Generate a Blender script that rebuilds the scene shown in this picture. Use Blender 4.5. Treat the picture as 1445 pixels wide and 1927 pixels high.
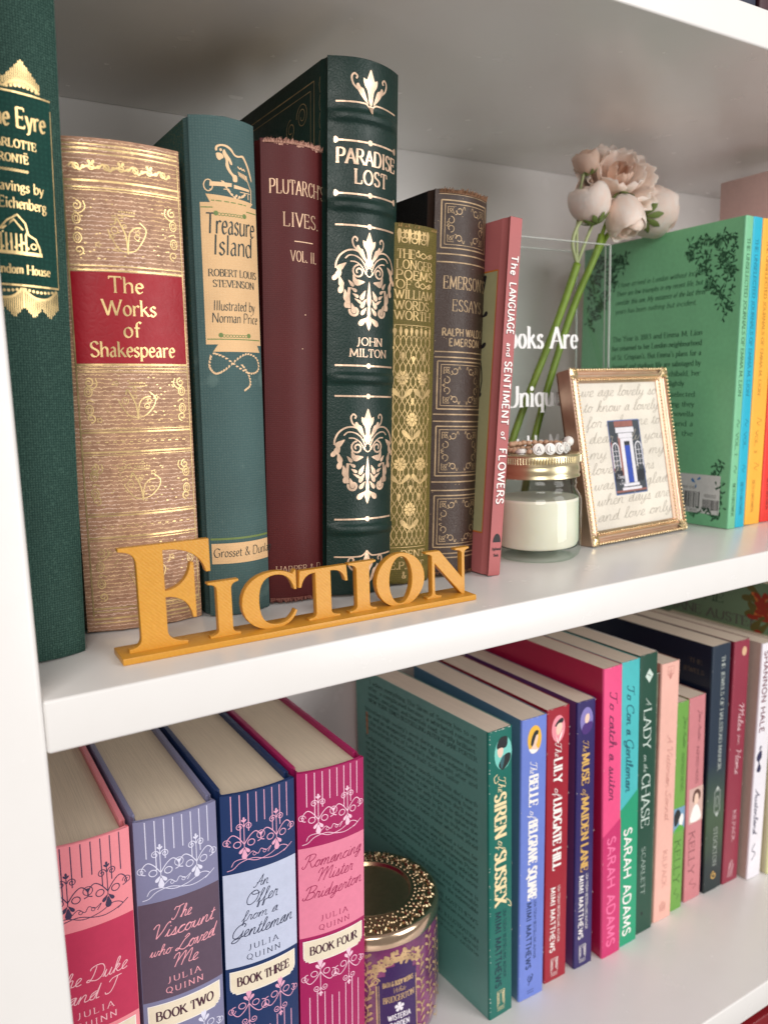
import bpy, bmesh, math, random
from mathutils import Vector, Matrix
from mathutils.geometry import tessellate_polygon
R_ = math.radians
scene = bpy.context.scene
for o in list(bpy.data.objects):
    bpy.data.objects.remove(o)
col = scene.collection

# ------------------------------------------------------------------ camera
cam_d = bpy.data.cameras.new("camera")
cam = bpy.data.objects.new("camera", cam_d)
col.objects.link(cam)
cam_d.sensor_fit = 'VERTICAL'
cam_d.sensor_height = 36.0
cam_d.lens = 1486.09 / 1927 * 36.0
cam_d.clip_start = 0.01
cam_d.clip_end = 50
cam.matrix_world = Matrix((
    (0.8558231, 0.1017675, -0.5071589, -0.0358511),
    (-0.5166002, 0.1183329, -0.8480103, -0.3209601),
    (-0.0262863, 0.9877453, 0.1538452, 0.1171504),
    (0, 0, 0, 1)))
cam_d.dof.use_dof = True
cam_d.dof.focus_distance = 0.43
cam_d.dof.aperture_fstop = 9.0
scene.camera = cam

# ------------------------------------------------------------------ light
world = bpy.data.worlds.new("World")
scene.world = world
world.use_nodes = True
bg = world.node_tree.nodes["Background"]
bg.inputs[0].default_value = (0.92, 0.84, 0.80, 1)
bg.inputs[1].default_value = 0.31

def area(name, loc, target, sx, sy, power, color):
    l = bpy.data.lights.new(name, 'AREA')
    l.shape = 'RECTANGLE'; l.size = sx; l.size_y = sy
    l.energy = power; l.color = color
    o = bpy.data.objects.new(name, l)
    col.objects.link(o)
    o.location = loc
    o.rotation_euler = (Vector(target) - Vector(loc)).to_track_quat('-Z', 'Y').to_euler()
    return o
area("window_light", (1.12, -1.62, 0.42), (0.3, 0.05, 0.05), 0.95, 2.3, 39.0, (1.0, 0.985, 0.965))
area("room_light", (-0.7, -1.5, 0.85), (0.15, 0.1, -0.1), 0.9, 0.9, 21.0, (1.0, 0.96, 0.92))

scene.view_settings.view_transform = 'Standard'
scene.view_settings.look = 'None'
scene.view_settings.exposure = -0.20
scene.view_settings.gamma = 1.0
scene.view_settings.use_curve_mapping = False
scene.render.engine = 'CYCLES'
scene.cycles.max_bounces = 10
scene.cycles.transparent_max_bounces = 16
scene.cycles.caustics_refractive = False
scene.cycles.caustics_reflective = False

# ------------------------------------------------------------------ tagging
def tag(o, label=None, cat=None, group=None, kind=None):
    if label: o["label"] = label
    if cat: o["category"] = cat
    if group: o["group"] = group
    if kind: o["kind"] = kind
    return o
def empty(name, label, cat, loc, group=None, rot=(0, 0, 0)):
    o = bpy.data.objects.new(name, None)
    col.objects.link(o)
    o.empty_display_size = 0.01
    o.location = loc
    o.rotation_euler = rot
    return tag(o, label, cat, group)
def link(name, me, mats, parent=None, smooth=False):
    o = bpy.data.objects.new(name, me)
    col.objects.link(o)
    if not isinstance(mats, (list, tuple)): mats = [mats]
    if len(me.materials) == 0:
        for m in mats: me.materials.append(m)
    if smooth:
        me.polygons.foreach_set("use_smooth", [True] * len(me.polygons))
    if parent is not None: o.parent = parent
    return o
def pyobj(name, v, f, mats, parent=None, smooth=False, fm=None):
    me = bpy.data.meshes.new(name)
    me.from_pydata(v, [], f)
    if fm: me.polygons.foreach_set("material_index", fm)
    me.update()
    return link(name, me, mats, parent, smooth)
def bmobj(name, bm, mats, parent=None, smooth=False, angle=None):
    me = bpy.data.meshes.new(name)
    bm.to_mesh(me); bm.free()
    o = link(name, me, mats, parent, smooth)
    if angle:
        me.polygons.foreach_set("use_smooth", [True] * len(me.polygons))
        me.set_sharp_from_angle(angle=R_(angle))
    return o
def box_bm(x0, y0, z0, x1, y1, z1, bev=0.0, seg=2, bm=None):
    b = bmesh.new()
    bmesh.ops.create_cube(b, size=1.0)
    for v in b.verts:
        v.co = Vector((x0 + (v.co.x + .5) * (x1 - x0), y0 + (v.co.y + .5) * (y1 - y0), z0 + (v.co.z + .5) * (z1 - z0)))
    if bev > 0:
        bmesh.ops.bevel(b, geom=list(b.edges), offset=bev, segments=seg, profile=.5, affect='EDGES')
    if bm is not None:
        me = bpy.data.meshes.new("tmp"); b.to_mesh(me); b.free(); bm.from_mesh(me); bpy.data.meshes.remove(me)
        return bm
    return b
def box(name, dims, mat, parent=None, bev=0.0, seg=2):
    return bmobj(name, box_bm(*dims, bev=bev, seg=seg), mat, parent, angle=40)
def lathe(name, prof, mat, parent=None, seg=64, loc=(0, 0, 0), angle=40, wob=None, closed=False):
    v = []; f = []; n = len(prof)
    for i in range(seg):
        a = 2 * math.pi * i / seg
        for (r, z) in prof:
            rr = r if wob is None else r * wob(a, z)
            v.append((loc[0] + rr * math.cos(a), loc[1] + rr * math.sin(a), loc[2] + z))
    for i in range(seg):
        j = (i + 1) % seg
        for k in range(n - 1 if not closed else n):
            k2 = (k + 1) % n
            f.append((i * n + k, j * n + k, j * n + k2, i * n + k2))
    me = bpy.data.meshes.new(name); me.from_pydata(v, [], f); me.update()
    bm = bmesh.new(); bm.from_mesh(me); bmesh.ops.remove_doubles(bm, verts=bm.verts, dist=1e-6)
    bmesh.ops.recalc_face_normals(bm, faces=bm.faces)
    bm.to_mesh(me); bm.free()
    me.polygons.foreach_set("use_smooth", [True] * len(me.polygons))
    if angle: me.set_sharp_from_angle(angle=R_(angle))
    return link(name, me, mat, parent)

# ------------------------------------------------------------------ materials
class NT:
    def __init__(self, name):
        self.m = bpy.data.materials.new(name); self.m.use_nodes = True
        self.t = self.m.node_tree; self.p = self.t.nodes["Principled BSDF"]
        self.tc = self.t.nodes.new("ShaderNodeTexCoord")
    def n(self, kind, **kw):
        x = self.t.nodes.new("ShaderNode" + kind)
        for k, v in kw.items(): setattr(x, k, v)
        return x
    def l(self, a, b): self.t.links.new(a, b)
    def mapping(self, scale, src="Object", rot=(0, 0, 0)):
        m = self.n("Mapping"); m.inputs["Scale"].default_value = scale; m.inputs["Rotation"].default_value = rot
        self.l(self.tc.outputs[src], m.inputs[0]); return m.outputs[0]
    def noise(self, scale, detail=3, vec=None, rough=.5, dist=0.0):
        x = self.n("TexNoise"); x.inputs["Scale"].default_value = scale; x.inputs["Detail"].default_value = detail
        x.inputs["Roughness"].default_value = rough; x.inputs["Distortion"].default_value = dist
        self.l(vec if vec is not None else self.tc.outputs["Object"], x.inputs["Vector"]); return x.outputs["Fac"]
    def ramp(self, src, a, b, ca=(0, 0, 0, 1), cb=(1, 1, 1, 1)):
        r = self.n("ValToRGB"); r.color_ramp.elements[0].position = a; r.color_ramp.elements[1].position = b
        r.color_ramp.elements[0].color = ca; r.color_ramp.elements[1].color = cb
        self.l(src, r.inputs[0]); return r.outputs[0]
    def mix(self, fac, a, b, mode='MIX'):
        x = self.n("Mix", data_type='RGBA', blend_type=mode)
        for s, val in ((x.inputs[0], fac), (x.inputs[6], a), (x.inputs[7], b)):
            if hasattr(val, "links"): self.l(val, s)
            else: s.default_value = val if not isinstance(val, tuple) else (val + (1,))[:4]
        return x.outputs[2]
    def math(self, op, a, b=None):
        x = self.n("Math", operation=op)
        for s, val in ((x.inputs[0], a), (x.inputs[1], b)):
            if val is None: continue
            if hasattr(val, "links"): self.l(val, s)
            else: s.default_value = val
        return x.outputs[0]
    def bump(self, h, strength=.3, dist=.0003, prev=None):
        b = self.n("Bump"); b.inputs["Strength"].default_value = strength; b.inputs["Distance"].default_value = dist
        self.l(h, b.inputs["Height"])
        if prev is not None: self.l(prev, b.inputs["Normal"])
        return b.outputs[0]
    def set(self, **kw):
        for k, v in kw.items():
            s = self.p.inputs[k.replace("_", " ")]
            if hasattr(v, "links"): self.l(v, s)
            else: s.default_value = (v + (1,))[:4] if isinstance(v, tuple) and len(v) == 3 and k not in ('Normal', 'Subsurface_Radius') else v
        return self
def srgb(r, g, b):
    f = lambda c: (c / 255 / 12.92) if c <= 10.3 else ((c / 255 + .055) / 1.055) ** 2.4
    return (f(r), f(g), f(b))
def mul(c, k): return tuple(min(1, x * k) for x in c)
MC = {}
def plain(name, c, rough=.5, metal=0.0, var=.06, bumps=.0, scale=300, spec=.5, coat=0.0):
    """print, card or plastic: one colour with slight mottling"""
    key = name
    if key in MC: return MC[key]
    n = NT(name)
    f = n.noise(scale, 4)
    f2 = n.noise(40, 3)
    k = n.math('ADD', n.math('MULTIPLY', f, .5), n.math('MULTIPLY', f2, .5))
    n.set(Base_Color=n.mix(n.ramp(k, .3, .7), mul(c, 1 - var), mul(c, 1 + var)), Metallic=metal, Specular_IOR_Level=spec, Coat_Weight=coat)
    n.set(Roughness=n.math('ADD', n.math('MULTIPLY', f2, .16), rough - .08))
    if bumps: n.set(Normal=n.bump(f, bumps, .0002))
    MC[key] = n.m
    return n.m
def foil(name, c, metal=.75, rough=.33):
    if name in MC: return MC[name]
    n = NT(name)
    f = n.noise(900, 4); w = n.noise(120, 4)
    worn = n.ramp(w, .38, .62, (.62, .62, .62, 1), (1, 1, 1, 1))
    n.set(Base_Color=n.mix(1.0, c, worn, 'MULTIPLY'), Metallic=metal, Roughness=n.math('ADD', n.math('MULTIPLY', f, .25), rough - .1))
    n.set(Normal=n.bump(f, .25, .0001))
    MC[name] = n.m
    return n.m
def cloth(name, c, c2, fleck=.35, pitch=1500, bump=.5, rough=.75, wear=0.0):
    """woven book cloth: crossing threads with pale slubs"""
    n = NT(name)
    h = n.noise(1.0, 2, n.mapping((pitch, pitch, pitch * .3)))
    v = n.noise(1.0, 2, n.mapping((pitch * .3, pitch * .3, pitch)))
    wv = n.n("TexWave", wave_type='BANDS', bands_direction='Z'); wv.inputs["Scale"].default_value = pitch / 10
    wv.inputs["Distortion"].default_value = 1.2
    n.l(n.tc.outputs["Object"], wv.inputs[0])
    wx = n.n("TexWave", wave_type='BANDS', bands_direction='X'); wx.inputs["Scale"].default_value = pitch / 10
    wx.inputs["Distortion"].default_value = 1.2
    n.l(n.tc.outputs["Object"], wx.inputs[0])
    wm = n.math('MULTIPLY', wv.outputs["Fac"], wx.outputs["Fac"])
    s = n.math('MULTIPLY', h, v)
    flk = n.ramp(s, .24, .42)
    big = n.noise(25, 4)
    base = n.mix(n.ramp(big, .3, .7), mul(c, .86), mul(c, 1.12))
    base = n.mix(n.math('MULTIPLY', flk, fleck), base, c2)
    base = n.mix(n.math('MULTIPLY', wm, .35), base, mul(c2, .8))
    if wear:
        base = n.mix(n.math('MULTIPLY', n.ramp(n.noise(70, 6), .62, .72), wear), base, mul(c2, 1.4))
    n.set(Base_Color=base, Roughness=rough, Specular_IOR_Level=.25)
    n.set(Normal=n.bump(n.math('ADD', s, n.math('MULTIPLY', wm, .4)), bump, .0003))
    return n.m
def leather(name, c, scale=500, bump=.6, rough=.36, vary=.25):
    n = NT(name)
    vo = n.n("TexVoronoi", feature='DISTANCE_TO_EDGE'); vo.inputs["Scale"].default_value = scale
    ns = n.noise(scale * .5, 5)
    mp = n.n("VectorMath", operation='ADD'); sc = n.n("VectorMath", operation='SCALE'); sc.inputs["Scale"].default_value = .003
    nn = n.n("TexNoise"); nn.inputs["Scale"].default_value = 220; n.l(n.tc.outputs["Object"], nn.inputs[0])
    n.l(nn.outputs["Color"], sc.inputs[0]); n.l(n.tc.outputs["Object"], mp.inputs[0]); n.l(sc.outputs[0], mp.inputs[1])
    n.l(mp.outputs[0], vo.inputs["Vector"])
    h = n.math('ADD', n.math('MULTIPLY', n.ramp(vo.outputs["Distance"], 0, .25), .6), n.math('MULTIPLY', ns, .6))
    big = n.noise(30, 5)
    n.set(Base_Color=n.mix(n.ramp(big, .3, .7), mul(c, 1 - vary), mul(c, 1 + vary)), Roughness=n.math('ADD', n.math('MULTIPLY', ns, .25), rough - .12), Specular_IOR_Level=.4)
    n.set(Normal=n.bump(h, bump, .00025))
    return n.m
def paper_edge(name, c, along='X'):
    """edge of a page block: fine leaves side by side"""
    n = NT(name)
    sc = (5200, 60, 60) if along == 'X' else (60, 60, 5200)
    a = n.noise(1, 3, n.mapping(sc)); b = n.noise(35, 4)
    sc2 = (1500, 14, 14) if along == 'X' else (14, 14, 1500)
    a2 = n.noise(1, 4, n.mapping(sc2), .7)
    a = n.math('ADD', n.math('MULTIPLY', a, .45), n.math('MULTIPLY', a2, .55))
    base = n.mix(n.ramp(a, .38, .62), mul(c, .88), mul(c, 1.05))
    base = n.mix(n.math('MULTIPLY', n.ramp(b, .35, .75), .25), base, mul(c, .8))
    n.set(Base_Color=base, Roughness=.8, Normal=n.bump(a, .6, .0004), Specular_IOR_Level=.25)
    return n.m
def lacquer():
    n = NT("white_lacquer")
    a = n.noise(55, 5); b = n.noise(900, 3); s = n.noise(38, 4)
    c = n.mix(n.math('MULTIPLY', n.ramp(a, .45, .8), .12), srgb(235, 233, 231), srgb(222, 218, 212))
    spk = n.noise(420, 2)
    c = n.mix(n.math('MULTIPLY', n.ramp(spk, .80, .84), .12), c, srgb(170, 160, 150))
    n.set(Base_Color=c, Roughness=n.math('ADD', n.math('MULTIPLY', s, .05), .24), Coat_Weight=.14, Coat_Roughness=.18)
    sc = n.noise(1, 2, n.mapping((900, 900, 26))); sp = n.noise(9, 2)
    sf = n.math('MULTIPLY', n.ramp(sc, .70, .76), n.ramp(sp, .60, .66))
    n.set(Base_Color=n.mix(n.math('MULTIPLY', sf, .0), c, srgb(200, 180, 172)))
    n.set(Normal=n.bump(n.math('ADD', b, n.math('MULTIPLY', a, .2)), .14, .0002))
    return n.m
# ------------------------------------------------------------------ drawn alphabet (skeleton strokes, own design)
# '=' straight, '~' smooth, 'o' ellipse cx,cy,rx,ry ; cap height 10
RO = {
'A':(9,"=0.3,0 4.5,10|=4.5,10 8.7,0|=1.8,3.4 7.2,3.4"),'B':(8,"=1,0 1,10|~1,10 4,10 6,9.2 6.4,7.6 5.6,5.9 4,5.3 1,5.3|~1,5.3 4.6,5.3 6.8,4.4 7.3,2.7 6.5,.8 4.5,0 1,0"),
'C':(9,"~8.2,7.9 7.2,9.5 5.2,10 2.6,9 1,5 2.6,1 5.2,0 7.4,.7 8.4,2.3"),'D':(9.6,"=1,0 1,10|~1,10 4.5,10 7.3,8.9 8.7,5 7.3,1.1 4.5,0 1,0"),
'E':(7.6,"=1,0 1,10|=1,10 6.5,10|=1,5.2 5.4,5.2|=1,0 6.8,0"),'F':(7,"=1,0 1,10|=1,10 6.4,10|=1,5.1 5.2,5.1"),
'G':(9.8,"~8.4,8.2 7.4,9.5 5.2,10 2.6,9 1,5 2.6,1 5.4,0 7.4,.5 8.6,1.4|=8.6,1.2 8.6,4.4|=6.8,4.4 9.2,4.4"),
'H':(9.6,"=1,0 1,10|=8.6,0 8.6,10|=1,5.1 8.6,5.1"),'I':(4,"=2,0 2,10"),'J':(5,"~3.4,10 3.4,5 3.2,1.5 2,-1.2 .2,-1.4"),
'K':(8.8,"=1,0 1,10|=7.8,10 1,4.4|=3.2,6.2 8.4,0"),'L':(7.2,"=1,0 1,10|=1,0 6.6,0"),'M':(11.4,"=1,0 1.7,10|=1.7,10 5.7,1.2|=5.7,1.2 9.7,10|=9.7,10 10.4,0"),
'N':(9.9,"=1.2,0 1.2,10|=1.2,10 8.7,0|=8.7,0 8.7,10"),'O':(10.4,"o5.2,5,4.3,5"),'P':(7.8,"=1,0 1,10|~1,10 4.4,10 6.6,9.1 7,7.4 6.2,5.5 4.2,4.7 1,4.7"),
'Q':(10.4,"o5.2,5,4.3,5|~5,1.8 7,-.5 9.6,-2"),'R':(8.8,"=1,0 1,10|~1,10 4.4,10 6.4,9.1 6.8,7.5 6,5.8 4.2,5.1 1,5.1|=3.8,5.1 8.4,0"),
'S':(7,"~6,8.2 5,9.6 3.4,10 1.6,9.2 1,7.6 1.8,6 3.8,5 5.6,3.9 6.3,2.3 5.5,.7 3.6,0 1.8,.5 .8,1.9"),'T':(8.2,"=4.1,0 4.1,10|=.5,10 7.7,10"),
'U':(9.2,"~1,10 1,5 1.3,1.9 2.8,.3 4.6,0 6.4,.3 7.9,1.9 8.2,5 8.2,10"),'V':(9,"=.4,10 4.5,0|=4.5,0 8.6,10"),'W':(13,"=.4,10 3.8,0|=3.8,0 6.5,9.4|=6.5,9.4 9.2,0|=9.2,0 12.6,10"),
'X':(8.6,"=.6,10 8,0|=8,10 .6,0"),'Y':(8.4,"=.4,10 4.2,5|=8,10 4.2,5|=4.2,5 4.2,0"),'Z':(8,"=.9,10 7.2,10|=7.2,10 .7,0|=.7,0 7.3,0"),
'a':(5.6,"~1,5.6 2.6,6.3 4,5.4 4.1,3.8 4.1,.9 5,.1|~4.1,3.9 2,3.5 .8,2 1.2,.5 2.4,0 4.1,1.2"),'b':(6.4,"=1,0 1,10|~1,4.4 2.3,6 4,6.3 5.5,5 5.7,3 4.9,.8 3.2,0 1,1"),
'c':(5.2,"~4.6,5.2 3.2,6.3 1.6,5.6 .8,3.2 1.6,.7 3,0 4.7,1"),'d':(6.4,"=5.4,0 5.4,10|~5.4,4.6 4,6.1 2.6,6.3 1,5.2 .7,3 1.5,.8 3.1,0 5.4,1.4"),
'e':(5.4,"~.9,3.5 4.7,3.6 4.3,5.6 3,6.3 1.5,5.5 .8,3.1 1.6,.8 3.1,0 4.8,1.1"),'f':(4,"~4.4,9.2 3.2,10 2,9 1.7,7 1.7,0|=.3,6.1 3.6,6.1"),
'g':(6,"o2.8,4.3,1.9,1.9|~1.5,2.8 1,1.5 3,1 5,.2 4.6,-2 2.6,-2.8 .8,-1.9 1,-.2 2.4,.8|=4.4,5.6 5.6,6.2"),'h':(6.5,"=1,0 1,10|~1,4.2 2.4,5.9 4,6.3 5.3,5.2 5.4,3.5 5.4,0"),
'i':(3,"=1.5,0 1.5,6.3|=1.4,8.6 1.6,8.9"),'j':(3,"~1.7,6.3 1.7,0 1.2,-2.2 -.2,-2.7|=1.6,8.6 1.8,8.9"),'k':(6.2,"=1,0 1,10|=4.9,6.2 1,2.8|=2.4,4 5.8,0"),
'l':(3,"=1.5,0 1.5,10"),'m':(9.6,"=1,0 1,6.3|~1,4.4 2.4,6 3.7,6.2 4.8,5 4.8,0|~4.8,4.4 6.2,6 7.5,6.2 8.6,5 8.6,0"),'n':(6.5,"=1,0 1,6.3|~1,4.2 2.4,5.9 4,6.3 5.3,5.2 5.4,3.5 5.4,0"),
'o':(6,"o3,3.15,2.3,3.15"),'p':(6.4,"=1,-2.9 1,6.3|~1,4.4 2.3,6 4,6.3 5.5,5 5.7,3 4.9,.8 3.2,0 1,1.2"),'q':(6.4,"=5.4,-2.9 5.4,6.3|~5.4,4.6 4,6.1 2.6,6.3 1,5.2 .7,3 1.5,.8 3.1,0 5.4,1.4"),
'r':(4.6,"=1,0 1,6.3|~1,4 2.2,5.8 3.4,6.3 4.5,5.7"),'s':(4.6,"~4,5.2 2.6,6.3 1,5.4 1.2,3.9 3.2,2.8 4,1.5 3,.1 1.6,.1 .5,1.2"),'t':(4,"~1.7,8.3 1.7,3 1.8,1 2.8,0 4,.7|=.4,6.1 3.8,6.1"),
'u':(6.5,"~1,6.3 1,3 1.3,.8 2.6,0 4.2,.5 5.4,2|=5.4,0 5.4,6.3"),'v':(5.8,"=.4,6.3 2.9,0|=2.9,0 5.4,6.3"),'w':(8.6,"=.4,6.3 2.5,0|=2.5,0 4.3,5.8|=4.3,5.8 6.1,0|=6.1,0 8.2,6.3"),
'x':(5.8,"=.6,6.3 5.2,0|=5.2,6.3 .5,0"),'y':(5.8,"=.4,6.3 3,0|~5.4,6.3 3,0 2,-2.4 .4,-2.8"),'z':(5.2,"=.6,6.2 4.5,6.2|=4.5,6.2 .5,0|=.5,0 4.7,0"),
' ':(4,""),'.':(2.6,"=1.2,.1 1.4,.4"),',':(2.6,"=1.4,.4 1,-1.4"),"'":(2.4,"=1.4,10 1.1,7.8"),'-':(4,"=.6,3.3 3.4,3.3"),'&':(9,"~8.2,4.6 6.4,1.4 3.6,0 1.4,1 1,3 3,5.4 4.6,7.6 4,9.6 2.4,9.4 2.2,7.4 4.4,4 8,0"),
'0':(6.5,"o3.2,5,2.5,5"),'1':(4,"=2.2,0 2.2,10|=1,8.6 2.2,10"),'5':(6.5,"=5.6,10 1.6,10|~1.6,10 1.2,5.4 3.4,6 5.6,4.6 5.6,1.8 3.6,0 1,.8"),'8':(6.5,"o3.2,7.4,2,2.6|o3.2,2.5,2.6,2.5"),
'9':(6.5,"o3.2,6.8,2.4,3.2|~5.6,6.6 5.2,3 2.6,0"),'3':(6.3,"~1,8.8 3,10 5,8.8 4.8,6.6 2.6,5.4 5,4.6 5.6,2.2 3.8,.1 1,.8"),
}
# joined handwriting, x-height 5, sheared when set
SC = {
'a':(5,"~.2,.3 1.2,2.2 3.8,4.7 2.4,5 .9,3.6 .8,1 1.8,.1 3,1.2 4,4.8|~4,4.8 3.7,1.2 4.2,.1 5.2,.3"),'b':(4.6,"~0,.3 1.6,4 2.6,8.4 1.8,9.8 1.1,7.5 1.1,1.2 2.2,0 3.6,1.3 3.8,4 3.2,5|~3.2,5 4,4.3 5,4.6"),
'c':(4,"~0,.3 .9,3 3.2,4.9 3.6,4.1|~3.4,4.8 1.6,4.6 .8,2.4 1.2,.4 2.6,0 4.2,.6"),'d':(5.2,"~.2,.3 1.2,2.2 3.8,4.7 2.4,5 .9,3.6 .8,1 1.8,.1 3,1.2 4.2,9.6|~4.2,9.6 3.8,1.2 4.3,.1 5.4,.4"),
'e':(3.8,"~0,.3 1.6,1.8 3.1,3.8 2.4,5 1.2,4.2 .8,2 1.4,.2 2.6,0 4,.6"),'f':(3.6,"~0,.3 1.8,4.5 3,8.6 2.2,9.8 1.5,8 1.4,0 1.2,-3.4 2,-3.2 2,-.6 2.4,.2 3.8,.5"),
'g':(4.8,"~.2,.3 1.2,2.2 3.8,4.7 2.4,5 .9,3.6 .8,1 1.8,.1 3,1.2 4,4.8|~4,4.8 3.4,-1.6 1.8,-3.5 .8,-2.4 2.4,-.8 5,.6"),'h':(5.2,"~0,.3 1.8,4.6 2.6,8.8 1.9,9.8 1.3,8 1.1,0|~1.1,2 2.6,4.8 3.8,4.6 3.8,2.4 3.9,.4 5.2,.3"),
'i':(2.8,"~0,.3 .9,2.5 1.4,4.9|~1.4,4.9 1.1,1.2 1.6,.1 2.9,.4|=1.6,7 1.8,7.4"),'k':(4.8,"~0,.3 1.8,4.6 2.6,8.8 1.9,9.8 1.3,8 1.1,0|~1.1,2 2.6,4.8 3.6,4.2 2.4,2.4 1.8,2.3|~1.8,2.3 3.4,.3 5,.4"),
'l':(2.9,"~0,.3 1.8,4.6 2.6,8.8 1.9,9.9 1.2,8 1.1,1.4 1.7,.1 3,.4"),'m':(7.4,"~0,.4 .9,4.6 1,3 .8,0|~.9,2 2.2,4.8 3.2,4.4 3,0|~3.1,2 4.6,4.8 5.6,4.4 5.5,1.2 6,.1 7.5,.4"),
'n':(5.2,"~0,.4 .9,4.6 1,3 .8,0|~.9,2 2.4,4.8 3.5,4.4 3.4,1.2 4,.1 5.3,.4"),'o':(4.6,"~0,.3 .9,3 2.4,5 1,4 .8,1.2 2,0 3.4,1.2 3.5,3.8 2.4,5|~2.6,4.9 3.6,4.2 4.8,4.4"),
'p':(5,"~0,.3 1,4.8|=1,4.8 .8,-3.4|~.9,2.4 2.4,4.9 3.8,4 3.7,1.2 2.4,0 1.4,.6|~2.4,0 3.8,0 5.1,.4"),'r':(3.8,"~0,.3 .9,4 1.2,5.4 1.6,4.6 2.8,4.6 2.7,2 3,.2 4,.4"),
's':(3.6,"~0,.3 1.4,3 2,5.2 2.4,3 2.6,1.2 1.6,.1 .7,.6|~1.8,0 2.8,0 3.8,.5"),'t':(3,"~0,.3 1.3,4 1.8,8|~1.8,8 1.3,1.4 1.8,.1 3.2,.4|=.4,5.6 3,5.8"),
'u':(5,"~0,.4 1,4.8 .9,1.4 1.8,0 3.2,1.6 3.9,4.8|~3.9,4.8 3.6,1.2 4.1,.1 5.2,.4"),'v':(4.4,"~0,.4 1,4.8 1.4,1.2 2,.1 3.2,2.2 3.4,4.8|~3.4,4.8 3.8,4 4.6,4.4"),
'w':(6.2,"~0,.4 .9,4.8 1,1.2 1.8,0 3,2.2 3.2,4.6 3.2,1.2 4,0 5,2 5.2,4.8|~5.2,4.8 5.6,4 6.4,4.4"),'y':(4.8,"~0,.4 1,4.8 .9,1.8 1.8,.4 3.2,1.8 3.9,4.8|~3.9,4.8 3.2,-1.6 1.6,-3.5 .8,-2.4 2.4,-.8 5,.6"),
'A':(7.6,"~-.6,.8 .6,-.2 2.4,2 5.6,10|~5.6,10 5.8,4 6,.6 7.4,.4|~1.6,3.2 4,4 7,3.8"),'B':(7.4,"~2.6,10 2.2,4 1,0 -.6,.6 -.4,2|~-.2,7.4 .6,9.4 3,10.4 6,10 6.6,8 5,5.8 2.6,5.2|~2.6,5.2 5.4,5.2 6.8,3.4 5.8,.9 3.4,0 1,.6"),
'D':(8.4,"~2.8,9.6 2.4,4 1.2,.6 -.4,.6 .2,1.8 2.4,.6 5.4,0 7.6,2 8,6 6,9.6 2.8,10.4 0,9.2 -.2,7.6"),'G':(7.6,"~6.6,7.6 7,9.4 5.2,10.2 2,8.4 .4,4.4 1.4,.6 4,.2 6.2,2.6 6.8,5|~6.8,5 6.2,0 4,-3 1.4,-3 2.2,-1 5,-.2 8,.8"),
'I':(5.6,"~0,7.6 1.4,9.6 5.6,10|~3.8,10 3.2,4 2,.4 0,.2 -.6,1.6"),'J':(5.6,"~0,7.6 1.4,9.6 5.6,10|~3.8,10 3.2,2 2,-2.6 .4,-3.4 .4,-1.6 4,.6"),
'L':(7,"~3.4,8 5,9.8 6,8.6 3.6,6.4 2.4,3.6 1.2,.6 -.4,.6 .6,1.8 3,.3 5,-.2 7,1.2"),'M':(10.6,"~-.6,6.8 0,9.4 1.8,10 2,6 1.4,0|~1.6,3 4,8.4 5.4,10 5.6,6 5,0|~5.2,3 7.6,8.4 9,10 9.2,6 9,1.2 10.4,.4"),
'O':(8.2,"~4.6,10 1.6,8.6 .4,4.6 1.6,.8 4.2,0 7,2.4 7.6,6.6 5.8,9.6 3,9.8 2.6,8 5,7 8.6,7.6"),'R':(8,"~2.6,10 2.2,4 1,0 -.6,.6 -.4,2|~-.4,7.2 .6,9.4 3.2,10.4 6.2,10 6.6,7.8 5,5.6 2.6,5|~3.6,5 5.4,2 6.6,.2 8.4,.5"),
'T':(6.8,"~-.2,7.6 .6,9.6 3,9.4 6.8,10.4|~3.9,9.6 3.2,4 2,.6 .2,.4 -.2,1.8"),'V':(7,"~-.8,7.4 .2,9.8 1.8,9.6 2,5 2.4,0|~2.4,0 4.6,4.4 6,9 7.4,10.4 7.6,9.2"),
' ':(3.4,""),'C':(7,"~6.2,7.6 6.6,9.4 4.8,10 1.8,8.4 .5,4.4 1.4,.8 3.8,0 6.8,1.4"),'N':(8.4,"~-.4,1 .8,0 1.6,4 2.2,10|~2.2,10 4,5 6,0|~6,0 6.8,6 8.6,10.2"),
'S':(6.6,"~6,8 5.8,9.8 4,10 2.4,8 4,5.4 5,2.6 3.6,.2 1,0 -.2,1.6 1.4,2.6"),'P':(7,"~2.6,10 2.2,4 1,0 -.6,.6|~-.4,7.2 .6,9.4 3.2,10.4 6.2,10 6.6,7.4 5,5 2.6,4.6"),'H':(8,"~0,8.6 1.6,10 1.6,5 1,0|~1.2,4.6 4,5.4 7,5.4|~7.4,10 6.6,5 6.6,.6 8,.4"),
'z':(4.2,"~.2,4.4 1.4,5 3.4,4.8|=3.4,4.8 .4,.2|~.4,.2 2,.4 4.2,.2"),'j':(2.6,"~0,.3 1.2,4.9|~1.2,4.9 .8,-1.6 -.4,-3.4|=1.6,7 1.8,7.4"),'q':(4.8,"~.2,.3 1.2,2.2 3.8,4.7 2.4,5 .9,3.6 .8,1 1.8,.1 3,1.2 4,4.8|=4,4.8 3.6,-3.4"),
}
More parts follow.
